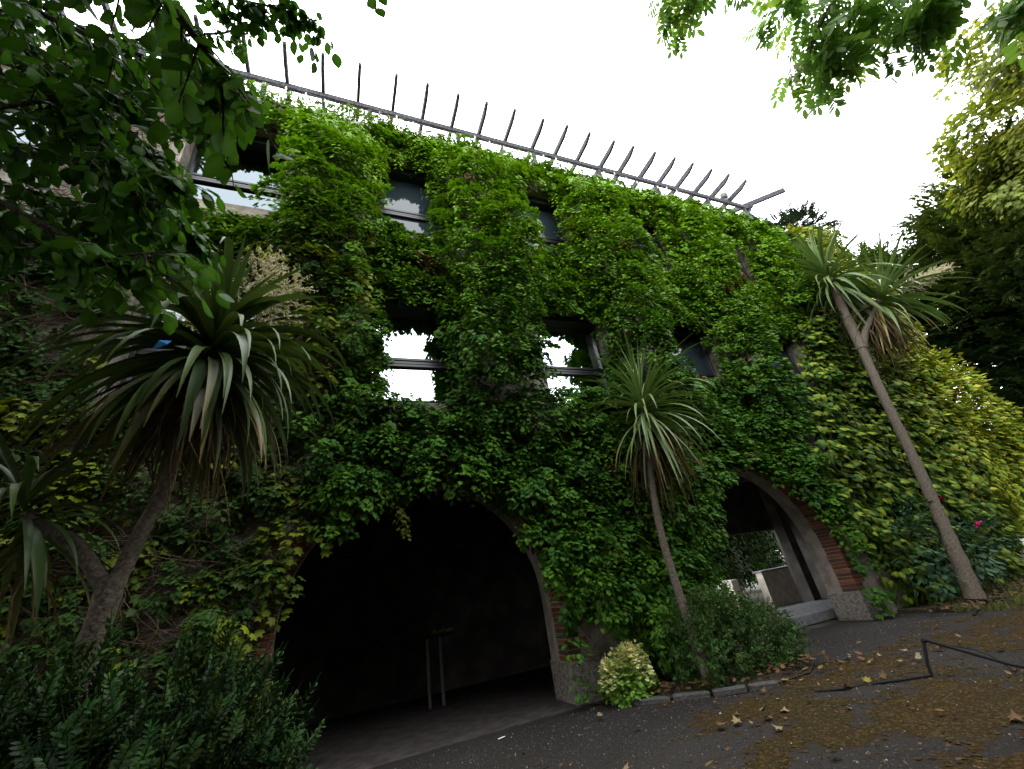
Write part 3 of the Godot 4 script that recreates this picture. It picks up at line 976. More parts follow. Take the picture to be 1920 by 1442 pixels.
# ---------------------------------------------------------------- climbing plants
func ivies() -> void:
	var gcol := func() -> Array:
		var a := rf(0.66, 1.0)
		if rng.randf() < 0.025: return [Color(1.0, 0.62, 0.5) * a, Color(1.0, 0.7, 0.4) * a]
		return [Color(a * 0.78, a, a * 0.7), Color(a * 0.9, a, a * 0.8)]
	var main := []
	for k in 5: main.append(tuft(IVY, 20, 0.145, 0.088, gcol))
	var o := thing("green_ivy", "dense dark green ivy hanging in thick columns between the windows and down over the arches", "ivy", Vector3.ZERO)
	var keep := func(x: float, y: float) -> float:
		var jag := 0.09 * nz.get_noise_2d(x * 160.0, y * 160.0)
		if in_window(x, y, -0.02 + jag): return 0.0
		if in_arch(x, y, -0.22 + jag * 2.5 + (0.2 if y < 1.0 or (x > 9.5 and y < 1.9) else 0.0)): return 0.0
		if y > 12.46 + 1.5 * jag: return 0.0
		if x < -3.4: return 0.0
		if x < -1.2: return 1.0 if (y > 11.25 or (y > 7.5 and y < 8.75)) else 0.0
		if x < 0.55 and y < 7.4: return 0.75 * smoothstep(-0.7, 0.5, x)
		if x < 0.0 and y < 3.2: return 0.0
		if x > 3.2 and x < 4.35 and y < 1.15 + (x - 3.2) * -0.35 + 3.0 * jag: return 0.0
		if x > 4.0 and x < 6.1 and y < 0.25: return 0.0
		if x > 10.25 + maxf(0.0, y - 3.4) * 0.62 and y < 8.5: return 0.0
		if x > 13.6 + jag * 4.0 + (12.4 - y) * 0.1: return 0.0
		return 1.0
	var tint := func(x: float, y: float) -> Color:
		var n := 0.5 + 0.9 * nz.get_noise_2d(x * 60.0 + 900.0, y * 60.0)
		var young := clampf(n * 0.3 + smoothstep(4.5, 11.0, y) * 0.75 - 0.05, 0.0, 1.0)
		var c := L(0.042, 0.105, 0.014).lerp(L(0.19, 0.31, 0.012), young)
		var dead := nz.get_noise_2d(x * 38.0 - 500.0, y * 38.0 + 90.0)
		if dead > 0.5 and rng.randf() < (dead - 0.5) * 4.0: c = L(0.2, 0.115, 0.07)
		return c * rf(0.85, 1.15)
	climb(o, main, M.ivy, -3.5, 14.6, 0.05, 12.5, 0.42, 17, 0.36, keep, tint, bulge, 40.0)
	# top fringe spilling over the roof edge
	var xs := []
	var cs := []
	for k in 420:
		var x := rf(0.4, 13.9)
		var hgt := 0.1 + 0.2 * nz.get_noise_2d(x * 60.0, 4.0)
		xs.append(Transform3D(Basis.from_euler(Vector3(rf(-0.6, 0.2), rf(-0.5, 0.5), rf(-0.3, 0.3))), Vector3(x, 12.12 + hgt + rf(-0.2, 0.1), WALLZ + rf(0.05, 0.2))))
		cs.append((tint.call(x, 12.0) as Color))
	many("leaves", main[0], M.ivy, o, xs, cs)
	stems(o, 60, 3.4, 5.8, 0.0, 1.6, 0.008)
	# thin yellowing creeper over bare stems on the left
	var ycol := func() -> Array:
		var a := rf(0.5, 1.0)
		return [Color(a * 0.9, a, a * 0.6), Color(a, a, a * 0.7)]
	var cm := []
	for k in 4: cm.append(tuft(CREEPER, 6, 0.15, 0.12, ycol, 0.85))
	var y := thing("yellow_creeper", "thin creeper with yellow green lobed leaves over bare brown stems left of the big arch", "creeper")
	var keepy := func(px: float, py: float) -> float:
		if in_window(px, py, 0.05): return 0.0
		if in_arch(px, py, -0.05 + 0.22 * nz.get_noise_2d(px * 120.0, py * 120.0)): return 0.0
		if px > 1.0 or py > 8.2: return 0.0
		var d := 0.34 + 0.75 * nz.get_noise_2d(px * 30.0 + 70.0, py * 55.0)
		d += 0.5 * smoothstep(-1.9, -0.9, px) * smoothstep(4.2, 3.0, py)
		d += 0.6 * smoothstep(-2.0, -1.0, px) * smoothstep(4.6, 6.3, py) * smoothstep(8.0, 7.4, py)
		if px > -0.3 and py < 4.6: d += 0.1
		if py > 7.2: d -= 0.25
		if px > 0.4 and py > 4.6: d = 0.0
		return clampf(d, 0.0, 1.0)
	var ytint := func(px: float, py: float) -> Color:
		var n := clampf(0.5 + 1.1 * nz.get_noise_2d(px * 50.0, py * 50.0 + 400.0), 0.0, 1.0)
		if py > 5.0 and px > -1.6: n = minf(1.0, n + 0.6)
		return L(0.05, 0.1, 0.016).lerp(L(0.2, 0.23, 0.02), n) * rf(0.8, 1.15)
	var ythick := func(px: float, py: float) -> float:
		return 0.12 + 0.12 * nz.get_noise_2d(px * 50.0, py * 50.0) + 0.7 * smoothstep(-1.7, -0.9, px) * smoothstep(4.5, 6.3, py)
	climb(y, cm, M.creeper, -6.6, 1.1, 0.1, 8.2, 0.36, 7, 0.22, keepy, ytint, ythick, 9.0, 0.95)
	# darker small leaves scattered beneath
	var keepd := func(px: float, py: float) -> float:
		if in_window(px, py, 0.1) or in_arch(px, py, 0.1): return 0.0
		return 1.0 if px < 0.2 and py < 8.0 else 0.12
	var dtint := func(px: float, py: float) -> Color:
		return L(0.04, 0.075, 0.018) * rf(0.7, 1.2)
	climb(y, [main[1]], M.ivy, -6.6, 0.4, 0.1, 8.0, 0.45, 6, 0.22, keepd, dtint, ythick, 12.0, 0.8)
	stems(y, 4200, -7.5, -0.3, 0.0, 12.2, 0.0075)
	# hanging tail at the crown of the arch
	xs = []
	cs = []
	for k in 34:
		var t := k / 33.0
		xs.append(Transform3D(Basis.from_euler(Vector3(0, rf(-0.8, 0.8), rf(-0.4, 0.4))).scaled_local(Vector3.ONE * lerpf(0.8, 0.35, t)), Vector3(0.62 + 0.28 * t + rf(-0.06, 0.06), 3.45 - 0.95 * t, WALLZ + 0.12 + rf(-0.05, 0.05))))
		cs.append(L(0.16, 0.2, 0.025) * rf(0.7, 1.1))
	many("hanging_leaves", cm[0], M.creeper, y, xs, cs)
	# large leaved variegated ivy right of the second arch
	var scol := func() -> Array:
		var a := rf(0.45, 0.9)
		if rng.randf() < 0.38: return [Color(a * 0.45, a * 0.62, a * 0.3), Color(1.0, 1.0, 0.35)]
		return [Color(a * 0.22, a * 0.42, a * 0.18), Color(a * 0.26, a * 0.46, a * 0.2)]
	var sm := []
	for k in 4: sm.append(tuft(HEART, 8, 0.22, 0.17, scol, 1.4, 0.35))
	var s := thing("large_leaved_ivy", "ivy with large drooping dark green leaves splashed yellow, right of the second arch", "ivy")
	var keeps := func(px: float, py: float) -> float:
		if in_arch(px, py, 0.25 if py < 1.7 else -0.22): return 0.0
		var b := 10.3 + maxf(0.0, py - 3.4) * 0.62
		if px < b + 0.25 * nz.get_noise_2d(px * 90.0, py * 90.0): return 0.0
		if py < 2.0 and px < 10.05 + 0.4 + (2.0 - py) * 0.42: return 0.0
		if py > 8.3: return 0.0
		return 0.95
	var stint := func(px: float, py: float) -> Color:
		return L(0.2, 0.24, 0.05) * rf(0.7, 1.15)
	var sthick := func(px: float, py: float) -> float:
		return 0.3 + 0.2 * nz.get_noise_2d(px * 30.0, py * 30.0)
	climb(s, sm, M.ivy, 10.0, 16.5, 0.1, 8.4, 0.5, 9, 0.36, keeps, stint, sthick, 16.0)
	stems(s, 26, 10.4, 13.5, 0.0, 2.0, 0.012)
	# golden small-leaved ivy over the far corner
	var vcol := func() -> Array:
		var a := rf(0.55, 1.0)
		if rng.randf() < 0.48: return [Color(a, a * 0.95, a * 0.5), Color(a * 0.55, a * 0.72, a * 0.3)]
		return [Color(a * 0.32, a * 0.5, a * 0.16), Color(a * 0.32, a * 0.5, a * 0.2)]
	var vm := []
	for k in 4: vm.append(tuft(IVY, 16, 0.28, 0.15, vcol, 0.7, 0.3))
	var v := thing("golden_ivy", "golden variegated small leaved ivy mounded over the far right corner of the building", "ivy")
	var vt := func(p: Vector3) -> Color:
		return L(0.5, 0.48, 0.1) * rf(0.6, 1.15)
	crown(v, vm, M.ivy, [[Vector3(18.6, 3.6, -7.3), Vector3(2.1, 4.0, 1.7)], [Vector3(20.2, 2.0, -7.2), Vector3(2.2, 2.6, 1.7)], [Vector3(17.0, 8.0, -7.2), Vector3(1.9, 4.2, 1.3)], [Vector3(15.4, 9.6, -6.7), Vector3(1.8, 2.8, 0.75)], [Vector3(16.4, 4.5, -7.0), Vector3(1.8, 4.0, 1.2)], [Vector3(22.0, 1.6, -7.2), Vector3(1.6, 1.3, 1.6)], [Vector3(16.3, 11.4, -6.7), Vector3(1.6, 0.75, 0.8)]], 5600, 1.0, vt, 0.5, "leaves", 1.0)
	# dark glossy ivy tongue at the upper right corner
	var d := thing("dark_ivy", "blue green glossy ivy tongue hanging at the upper right corner under the pergola end", "ivy")
	var keepk := func(px: float, py: float) -> float:
		return 1.0 if absf(px - 13.75 - (12.0 - py) * 0.1) < 0.75 and py < 12.2 and py > 8.0 else 0.0
	var ktint := func(px: float, py: float) -> Color:
		return L(0.03, 0.07, 0.03) * rf(0.8, 1.3)
	climb(d, [main[2], main[3]], M.ivy, 12.6, 15.2, 8.0, 12.3, 0.36, 9, 0.26, keepk, ktint, sthick, 30.0, 1.25)

func stems(parent: Node3D, count: int, x0: float, x1: float, y0: float, y1: float, r: float) -> void:
	var mb := MB.new()
	for i in count:
		var p := Vector3(rf(x0, x1), rf(y0, y1), WALLZ + rf(0.02, 0.14))
		var a := rf(-0.4, 3.5)
		var pts := [p]
		var ok := true
		for k in 9:
			a += rf(-0.5, 0.5)
			p += Vector3(cos(a) * 0.19, sin(a) * 0.12, rf(-0.03, 0.035))
			p.z = clampf(p.z, WALLZ + 0.015, WALLZ + 0.24)
			if in_arch(p.x, p.y, 0.05) or in_window(p.x, p.y, 0.1) or p.y < 0.02 or p.y > 12.3:
				ok = pts.size() > 3
				break
			pts.append(p)
		if not ok or pts.size() < 4: continue
		var q := rf(0.5, 1.5) * r
		var g := rf(0.45, 1.0)
		tube(mb, pts, taper(pts.size(), q, q * 0.4), 4, Color(g, g * 0.92, g * 0.84))
	var o := part("stems", mb.mesh(), M.stem, parent)
	o.set_meta("kind", "stuff")

# ---------------------------------------------------------------- cordylines
func trunk(parent: Node3D, pts: Array, rad: Array, called := "trunk") -> void:
	var mb := MB.new()
	var fine := []
	var fr := []
	for i in pts.size() - 1:
		var p0: Vector3 = pts[maxi(i - 1, 0)]
		var p3: Vector3 = pts[mini(i + 2, pts.size() - 1)]
		for k in 8:
			var t := k / 8.0
			fine.append((pts[i] as Vector3).cubic_interpolate(pts[i + 1], p0, p3, t))
			fr.append(lerpf(rad[i], rad[i + 1], t) * (1.0 + 0.05 * (k % 2)))
	fine.append(pts[-1])
	fr.append(rad[-1])
	tube(mb, fine, fr, 12, Color.WHITE, 0.18)
	part(called, mb.mesh(), M.bark, parent)

func cordylines() -> void:
	var a := thing("cordyline_tree", "big cabbage palm with a shaggy mop of broad drooping leaves left of the large arch", "palm", Vector3(-1.42, 0, -3.6))
	trunk(a, [Vector3(-0.02, 0, 0), Vector3(0.02, 0.9, 0), Vector3(0.06, 1.6, 0), Vector3(0.09, 2.0, 0)], [0.1, 0.08, 0.07, 0.072])
	trunk(a, [Vector3(0.09, 1.9, 0), Vector3(0.17, 2.25, 0), Vector3(0.26, 2.7, 0.0), Vector3(0.33, 3.7, 0.02)], [0.055, 0.046, 0.042, 0.04], "branch")
	trunk(a, [Vector3(0.07, 1.92, 0), Vector3(-0.12, 2.2, 0.05), Vector3(-0.27, 2.3, 0.08), Vector3(-0.38, 2.4, 0.1)], [0.05, 0.042, 0.038, 0.038], "branch")
	head(a, Vector3(0.36, 3.72, 0.02), Vector3(0.08, 1, 0).normalized(), 235, 1.2, 55, 1.12, 1)
	head(a, Vector3(-0.4, 2.42, 0.1), Vector3(-0.3, 1, 0.1).normalized(), 46, 0.75, 12, 1.1, 1)
	plume(a, Vector3(0.4, 3.75, -0.05), Vector3(0.2, 1, -0.05), 1.35, 0.6, 60)
	plume(a, Vector3(0.2, 3.75, -0.1), Vector3(-0.25, 1, -0.3), 1.05, 0.6, 40)
	plume(a, Vector3(0.45, 3.75, 0.0), Vector3(0.6, 1, 0.1), 1.0, 0.55, 40)
	var b := thing("cordyline_tree", "slim single-stemmed cabbage palm standing in the bed between the two arches", "palm", Vector3(4.72, 0, -5.6))
	trunk(b, [Vector3(0.02, 0, 0), Vector3(-0.05, 0.9, 0), Vector3(-0.06, 2.0, 0), Vector3(0.06, 2.9, 0.02), Vector3(0.32, 4.1, 0.05)], [0.085, 0.062, 0.055, 0.052, 0.048])
	head(b, Vector3(0.34, 4.15, 0.05), Vector3(0.14, 1, 0.0).normalized(), 210, 1.5, 60, 0.62)
	var c := thing("cordyline_tree", "tall forked cabbage palm with a leaning trunk and two leaf heads at the right", "palm", Vector3(11.55, 0.1, -5.5))
	trunk(c, [Vector3(0, 0, 0), Vector3(0.35, 1.3, 0.02), Vector3(0.7, 2.9, 0.05), Vector3(0.98, 4.6, 0.08), Vector3(1.3, 5.95, 0.1)], [0.17, 0.115, 0.1, 0.095, 0.1])
	trunk(c, [Vector3(1.27, 5.85, 0.1), Vector3(1.6, 6.9, 0.05), Vector3(2.15, 8.55, 0.0)], [0.12, 0.11, 0.09], "branch")
	trunk(c, [Vector3(1.32, 5.85, 0.1), Vector3(1.6, 6.3, 0.2), Vector3(1.95, 6.7, 0.35), Vector3(2.5, 7.3, 0.6)], [0.1, 0.09, 0.085, 0.075], "branch")
	head(c, Vector3(2.15, 8.55, 0.0), Vector3(-0.05, 1, 0).normalized(), 185, 2.15, 15, 0.8)
	head(c, Vector3(2.5, 7.3, 0.6), Vector3(0.75, 1, 0.3).normalized(), 130, 1.9, 90, 0.85)
	plume(c, Vector3(2.55, 7.4, 0.62), Vector3(1.2, 0.42, 0.9), 2.0, 0.6, 110)

# ---------------------------------------------------------------- shrubs
func shrubs() -> void:
	# glossy shrub at the lower left: shoots with opposite lance leaves
	var hm := []
	for k in 4:
		var mb := MB.new()
		var n := 11
		for i in n:
			var t := float(i) / n
			var p := Vector3(0, t * 0.02, t * 0.15)
			for s in [0, 1]:
				var a: float = PI * s + (i % 2) * PI * 0.5 + rf(-0.25, 0.25)
				var side := Vector3(cos(a), sin(a), 0)
				var g := rf(0.55, 0.9) if i < n - 2 else 1.0
				var cc := Color(g * 0.75, g, g * 0.8)
				if rng.randf() < 0.02: cc = Color(1.0, 0.6, 0.2)
				leaf(mb, HEBE, basis_from(side + Vector3(0, 0.05, 0.4 + t * 0.8), Vector3(-side.x * 0.6, -side.y * 0.6 + 0.3, 1.0)), p, rf(0.042, 0.06) * (1.0 - 0.35 * t), cc, cc * 0.9, 0.2)
		tube(mb, [Vector3(0, -0.02, -0.1), Vector3(0, 0.03, 0.2)], [0.003, 0.002], 4, Color(0.4, 0.5, 0.3))
		hm.append(mb.mesh())
	var h := thing("evergreen_shrub", "dark evergreen shrub with pairs of narrow leaves filling the lower left corner", "shrub", Vector3(-0.9, 0, -2.9))
	var ht := func(p: Vector3) -> Color:
		return L(0.026, 0.06, 0.018).lerp(L(0.05, 0.08, 0.016), rng.randf() * rng.randf()) * rf(0.6, 1.25)
	crown(h, hm, M.hebe, [[Vector3(0.0, 0.8, 0.0), Vector3(0.68, 0.72, 0.5)], [Vector3(-0.55, 0.85, 0.0), Vector3(0.6, 0.78, 0.5)], [Vector3(0.4, 0.6, -0.1), Vector3(0.4, 0.72, 0.4)], [Vector3(-1.1, 0.9, 0.1), Vector3(0.6, 0.85, 0.5)], [Vector3(0.1, 0.3, 0.1), Vector3(0.55, 0.5, 0.4)]], 2600, 1.0, ht, 0.5)
	var mb := MB.new()
	for k in 30:
		var e := Vector3(rf(-1.3, 0.6), rf(0.6, 1.3), rf(-0.3, 0.35))
		tube(mb, bend(Vector3(e.x * 0.4 - 0.2, 0, e.z * 0.3), e, 5, 0.06), taper(6, 0.012, 0.003), 5, grey(rf(0.4, 0.8)))
	part("stems", mb.mesh(), M.stem, h)
	# fine leaved bush in the bed
	var fm := []
	for k in 4:
		var m2 := MB.new()
		for i in 34:
			var z := rf(0, 0.22)
			var a := rf(0, TAU)
			var g := rf(0.5, 1.0)
			var cc := Color(g * 0.7, g, g * 0.75)
			if rng.randf() < 0.06: cc = Color(1.0, 0.55, 0.4)
			leaf(m2, LANCE, basis_from(Vector3(cos(a), sin(a), rf(0.2, 0.9)), Vector3(rf(-1, 1), 1, rf(-0.3, 1))), Vector3(cos(a) * 0.015, sin(a) * 0.015, z), rf(0.03, 0.055), cc, cc)
		fm.append(m2.mesh())
	var f := thing("fine_leaved_bush", "rounded dark green bush with fine leaves growing in the kerbed bed between the arches", "bush", Vector3(5.35, 0, -5.75))
	var ft := func(p: Vector3) -> Color:
		return L(0.06, 0.115, 0.028).lerp(L(0.1, 0.12, 0.028), rng.randf() * rng.randf()) * rf(0.65, 1.15)
	crown(f, fm, M.hebe, [[Vector3(-0.25, 0.45, 0), Vector3(0.66, 0.52, 0.5)], [Vector3(0.45, 0.4, 0.0), Vector3(0.52, 0.45, 0.45)], [Vector3(0.05, 0.72, -0.05), Vector3(0.38, 0.34, 0.34)], [Vector3(-0.5, 0.85, 0.0), Vector3(0.2, 0.25, 0.2)], [Vector3(0.95, 0.3, 0.05), Vector3(0.3, 0.25, 0.3)]], 1900, 0.95, ft, 0.45)
	mb = MB.new()
	for k in 40:
		var e := Vector3(rf(-0.8, 1.0), rf(0.5, 1.05), rf(-0.4, 0.45))
		tube(mb, bend(Vector3(e.x * 0.3, 0, e.z * 0.3), e, 5, 0.05), taper(6, 0.009, 0.002), 4, grey(rf(0.4, 0.9)))
	part("stems", mb.mesh(), M.stem, f)
	# small variegated bush by the pier
	var g := thing("variegated_bush", "small green bush with creamy yellow upper leaves at the foot of the pier", "bush", Vector3(3.82, 0, -6.15))
	var em := []
	for k in 3:
		var gc := func() -> Array:
			var a2 := rf(0.6, 1.0)
			return [Color(a2, a2, a2 * 0.9), Color(a2, a2, a2)]
		em.append(tuft(OVATE, 12, 0.075, 0.06, gc, 0.1, 0.2))
	var gt := func(p: Vector3) -> Color:
		var cream := smoothstep(0.22, 0.5, p.y + 0.1 * sin(p.x * 14.0)) * (1.0 if rng.randf() < 0.6 else 0.2)
		return L(0.16, 0.32, 0.04).lerp(L(0.8, 0.74, 0.38), cream) * rf(0.75, 1.15)
	crown(g, em, M.creeper, [[Vector3(0, 0.22, 0), Vector3(0.42, 0.24, 0.3)], [Vector3(0.12, 0.45, 0), Vector3(0.2, 0.2, 0.2)], [Vector3(-0.2, 0.34, 0), Vector3(0.16, 0.2, 0.18)]], 420, 1.0, gt, 0.4)
	# roses in front of the large-leaved ivy
	var r := thing("rose_bush", "leggy rose bush with blue green leaves and a pink bloom behind the leaning palm trunk", "rose bush", Vector3(12.6, 0, -5.9))
	var rc := func() -> Array:
		var a2 := rf(0.5, 1.0)
		return [Color(a2 * 0.8, a2, a2 * 0.9), Color(a2 * 0.8, a2, a2 * 0.8)]
	var rm := []
	for k in 2: rm.append(tuft(OVATE, 7, 0.12, 0.1, rc, 0.3, 0.2))
	var rt := func(p: Vector3) -> Color:
		return L(0.06, 0.11, 0.06) * rf(0.7, 1.3)
	crown(r, rm, M.hebe, [[Vector3(-0.9, 1.1, 0), Vector3(0.9, 1.1, 0.5)], [Vector3(0.5, 0.9, 0), Vector3(1.0, 0.7, 0.5)], [Vector3(1.4, 1.1, 0.1), Vector3(0.6, 0.4, 0.4)]], 320, 1.0, rt, 0.3)
	mb = MB.new()
	var blooms := [[Vector3(0.85, 1.33, 0.36), Color(0.8, 0.06, 0.33), 0.15], [Vector3(-0.08, 1.98, 0.36), Color(0.45, 0.01, 0.05), 0.1]]
	for k in 14:
		tube(mb, bend(Vector3(rf(-0.5, 0.6), 0, 0), Vector3(rf(-1.4, 1.7), rf(0.7, 1.9), rf(-0.2, 0.3)), 5, 0.08), taper(6, 0.014, 0.005), 5, Color(0.5, 0.7, 0.4))
	tube(mb, [Vector3(0.5, 0, 0.1), Vector3(0.9, 0.6, 0.2), Vector3(0.9, 1.0, 0.3), Vector3(0.85, 1.3, 0.36)], [0.014, 0.01, 0.008, 0.006], 5, Color(0.5, 0.7, 0.4))
	tube(mb, [Vector3(0.4, 0, 0.1), Vector3(0.1, 1.0, 0.3), Vector3(-0.08, 1.95, 0.36)], [0.014, 0.01, 0.006], 5, Color(0.5, 0.7, 0.4))
	part("stems", mb.mesh(), M.stem, r)
	for q in blooms:
		mb = MB.new()
		for k in 16:
			var a2 := k * 2.4
			var tilt := 0.25 + 0.065 * k
			leaf(mb, HEART, basis_from(Vector3(cos(a2) * sin(tilt), cos(tilt), sin(a2) * sin(tilt)), Vector3(-cos(a2), 0.4, -sin(a2))), q[0], q[2] * (0.7 + 0.03 * k), q[1] * rf(0.8, 1.1), q[1], -0.3)
		part("bloom", mb.mesh(), M.vc, r)
	# grassy verge and low planting at the far right
	var gb := MB.new()
	for k in 5:
		var e := Vector3(rf(-0.03, 0.03), rf(0.07, 0.16), rf(-0.03, 0.03))
		leaf(gb, NEEDLE, basis_from(e, Vector3(rf(-1, 1), 0.3, 1)), Vector3(rf(-0.02, 0.02), 0, rf(-0.02, 0.02)), e.length(), Color(0.9, 1, 0.7), Color(0.8, 0.9, 0.6))
	var xs := []
	var cs := []
	for k in 2600:
		var x := rf(10.8, 19.0)
		var z := -5.1 + rf(-0.9, 0.5) + (x - 12.0) * -0.06
		if nz.get_noise_2d(x * 60.0, z * 60.0) < -0.12: continue
		xs.append(Transform3D(Basis(Vector3.UP, rf(0, TAU)).scaled_local(Vector3.ONE * rf(0.5, 1.2)), Vector3(x, 0.0, z)))
		cs.append(L(0.08, 0.1, 0.03).lerp(L(0.16, 0.13, 0.06), rng.randf()))
	var gs := Node3D.new()
	gs.name = "grass_verge"
	add_child(gs)
	tag(gs, "thin dry grass along the foot of the planting at far right", "grass", "", "stuff")
	many("blades", gb.mesh(), M.fol, gs, xs, cs)

# ---------------------------------------------------------------- trees
func limb(parent: Node3D, pts: Array, r0: float, r1: float, called := "branch") -> void:
	var mb := MB.new()
	tube(mb, pts, taper(pts.size(), r0, r1), 7, Color.WHITE, 0.15)
	part(called, mb.mesh(), M.bark2, parent)

func trees() -> void:
	# broad-leaved tree overhanging from the upper left
	var o := thing("broadleaf_tree", "broad leaved tree whose dark leafy branches hang into the upper left corner", "tree", Vector3(-4.2, 0, -0.2))
	var off := -o.position
	limb(o, [Vector3(0, 0, 0), Vector3(0.1, 1.5, 0), Vector3(0.25, 3.0, -0.1), Vector3(0.5, 4.6, -0.3), Vector3(0.4, 7.0, 0)], 0.26, 0.1, "trunk")
	var lv := []
	for k in 8:
		var mb := MB.new()
		var g := lerpf(0.6, 1.0, k / 7.0)
		leaf(mb, BEECH, Basis.IDENTITY, Vector3.ZERO, 1.0, L(0.05, 0.135, 0.012) * g, L(0.07, 0.165, 0.018) * g, 0.12 + 0.04 * (k % 4), 0.1 + 0.03 * (k % 3))
		lv.append(mb.mesh())
	var lvi := []
	for k in 3:
		var mb := MB.new()
		leaf(mb, BEECH, Basis.IDENTITY, Vector3.ZERO, 1.0, Color(0.75, 0.85, 0.7), Color(0.95, 1, 0.95), 0.12 + 0.06 * k, 0.12)
		lvi.append(mb.mesh())
	var br := [
		[Vector3(-1.88, 4.38, -1.47), Vector3(-1.11, 3.93, -1.37), Vector3(-0.62, 3.67, -1.29), Vector3(-0.40, 3.48, -1.30)],
		[Vector3(-2.28, 4.53, -2.07), Vector3(-1.42, 4.02, -1.96), Vector3(-0.86, 3.56, -1.96), Vector3(-0.61, 3.22, -2.04)],
		[Vector3(-1.64, 3.44, -1.77), Vector3(-1.17, 3.13, -1.72), Vector3(-0.92, 2.98, -1.70), Vector3(-0.68, 2.96, -1.60)],
		[Vector3(-1.79, 5.80, -1.63), Vector3(-1.00, 5.15, -1.63), Vector3(-0.53, 4.99, -1.51), Vector3(-0.25, 4.86, -1.45)],
		[Vector3(-1.21, 4.01, -1.01), Vector3(-0.75, 3.60, -1.02), Vector3(-0.48, 3.36, -1.04), Vector3(-0.40, 3.04, -1.17)],
		[Vector3(-2.06, 4.02, -2.00), Vector3(-1.34, 3.68, -1.86), Vector3(-0.86, 3.54, -1.72), Vector3(-0.55, 3.49, -1.61)],
		[Vector3(-2.45, 3.99, -2.70), Vector3(-1.82, 3.81, -2.51), Vector3(-1.56, 3.63, -2.49), Vector3(-1.39, 3.55, -2.45)],
		[Vector3(-2.59, 5.93, -2.17), Vector3(-1.57, 5.20, -2.11), Vector3(-0.83, 5.14, -1.81), Vector3(-0.44, 5.20, -1.59)],
		[Vector3(-0.69, 3.31, -0.67), Vector3(-0.45, 3.00, -0.73), Vector3(-0.34, 2.86, -0.76), Vector3(-0.31, 2.75, -0.80)],
		[Vector3(-2.69, 5.22, -2.37), Vector3(-1.76, 4.78, -2.18), Vector3(-1.28, 4.41, -2.17), Vector3(-0.83, 3.93, -2.23)],
		[Vector3(-3.48, 6.19, -2.68), Vector3(-2.22, 5.72, -2.37), Vector3(-1.49, 5.26, -2.29), Vector3(-0.78, 5.08, -2.06)],
		[Vector3(-2.09, 4.81, -1.58), Vector3(-1.47, 4.15, -1.66), Vector3(-1.15, 3.81, -1.71), Vector3(-0.95, 3.44, -1.82)],
		[Vector3(-0.10, 4.86, -1.01), Vector3(0.04, 4.68, -1.05), Vector3(0.13, 4.58, -1.06), Vector3(0.20, 4.50, -1.07)],
		[Vector3(-2.07, 3.81, -2.00), Vector3(-1.50, 3.83, -1.74), Vector3(-1.06, 3.82, -1.54), Vector3(-0.55, 3.59, -1.43)],
		[Vector3(-2.71, 4.40, -2.71), Vector3(-2.12, 4.22, -2.54), Vector3(-1.52, 3.98, -2.40), Vector3(-1.06, 3.77, -2.31)]]
	for k in 12:
		if k == 3 or k == 7 or k == 8: continue
		var far_b := []
		for q in br[k]: far_b.append(q + Vector3(-0.45, 1.0, -0.8) + Vector3(rf(-0.15, 0.15), rf(-0.15, 0.15), rf(-0.15, 0.15)))
		far_b[3] = (far_b[2] as Vector3).lerp(far_b[3], 0.2)
		br.append(far_b)
	var spots := []
	var twigs := MB.new()
	for bi in br.size():
		var b: Array = br[bi]
		if bi in [0, 1, 4, 5, 8, 9, 13]: b[3] = (b[2] as Vector3).lerp(b[3], 0.2)
		var start: Vector3 = b[0]
		var fork := Vector3(-3.75, minf(start.y - 0.2, 4.6), -0.5) if bi != 12 else Vector3(-1.9, 5.6, -0.9)
		limb(o, [fork + off, fork.lerp(start, 0.5) + Vector3(0, 0.12, 0) + off, start + off, b[1] + off, b[2] + off, b[3] + off], 0.022, 0.003)
		var total := 0.0
		for k in 3: total += (b[k + 1] - b[k]).length()
		var nt := int(total / (0.041 if bi != 12 else 0.2))
		for k in nt:
			var t := (k + rng.randf()) / nt * 3.0
			var i := clampi(int(t), 0, 2)
			var p: Vector3 = (b[i] as Vector3).lerp(b[i + 1], t - i)
			var dir := ((b[i + 1] - b[i]) as Vector3).normalized()
			var side := Vector3(rf(-1, 1), rf(-0.8, 0.5), rf(-1, 1))
			var d := (dir * 0.7 + side * 0.75 + Vector3(0, -0.35, 0)).normalized()
			var ln := rf(0.16, 0.36) * (0.6 if bi == 12 else 1.0)
			if bi == 8: ln *= 0.7
			if bi == 3 or bi == 7: ln *= 0.8
			var q := [p, p + d * ln * 0.5 + Vector3(0, -0.01, 0), p + d * ln + Vector3(0, -0.07 * ln / 0.3, 0)]
			tube(twigs, [q[0] + off, q[1] + off, q[2] + off], [0.004, 0.003, 0.0015], 4)
			var nl := int(ln / 0.042) + 1
			for j in nl:
				var u := (j + 0.6) / nl
				var lp: Vector3 = (q[0] as Vector3).lerp(q[1], u * 2.0) if u < 0.5 else (q[1] as Vector3).lerp(q[2], u * 2.0 - 1.0)
				var sd := d.cross(Vector3.UP).normalized() * (1.0 if j % 2 else -1.0)
				var tip := (d * 0.6 + sd * 0.9 + Vector3(rf(-0.3, 0.3), -0.75 + rf(-0.4, 0.3), rf(-0.3, 0.3))).normalized()
				var nn := Vector3(rf(-0.5, 0.5), 1.0, rf(-0.5, 0.5)) + d * 0.2
				spots.append(Transform3D(basis_from(tip, nn).scaled_local(Vector3.ONE * rf(0.055, 0.09)), lp + tip * 0.008 + off))
	var tw := part("twigs", twigs.mesh(), M.bark2, o)
	tw.set_meta("kind", "stuff")
	var eye := Vector3(0, 1.5, 0)
	spots.sort_custom(func(a: Transform3D, b2: Transform3D) -> bool: return (a.origin - off - eye).length_squared() < (b2.origin - off - eye).length_squared())
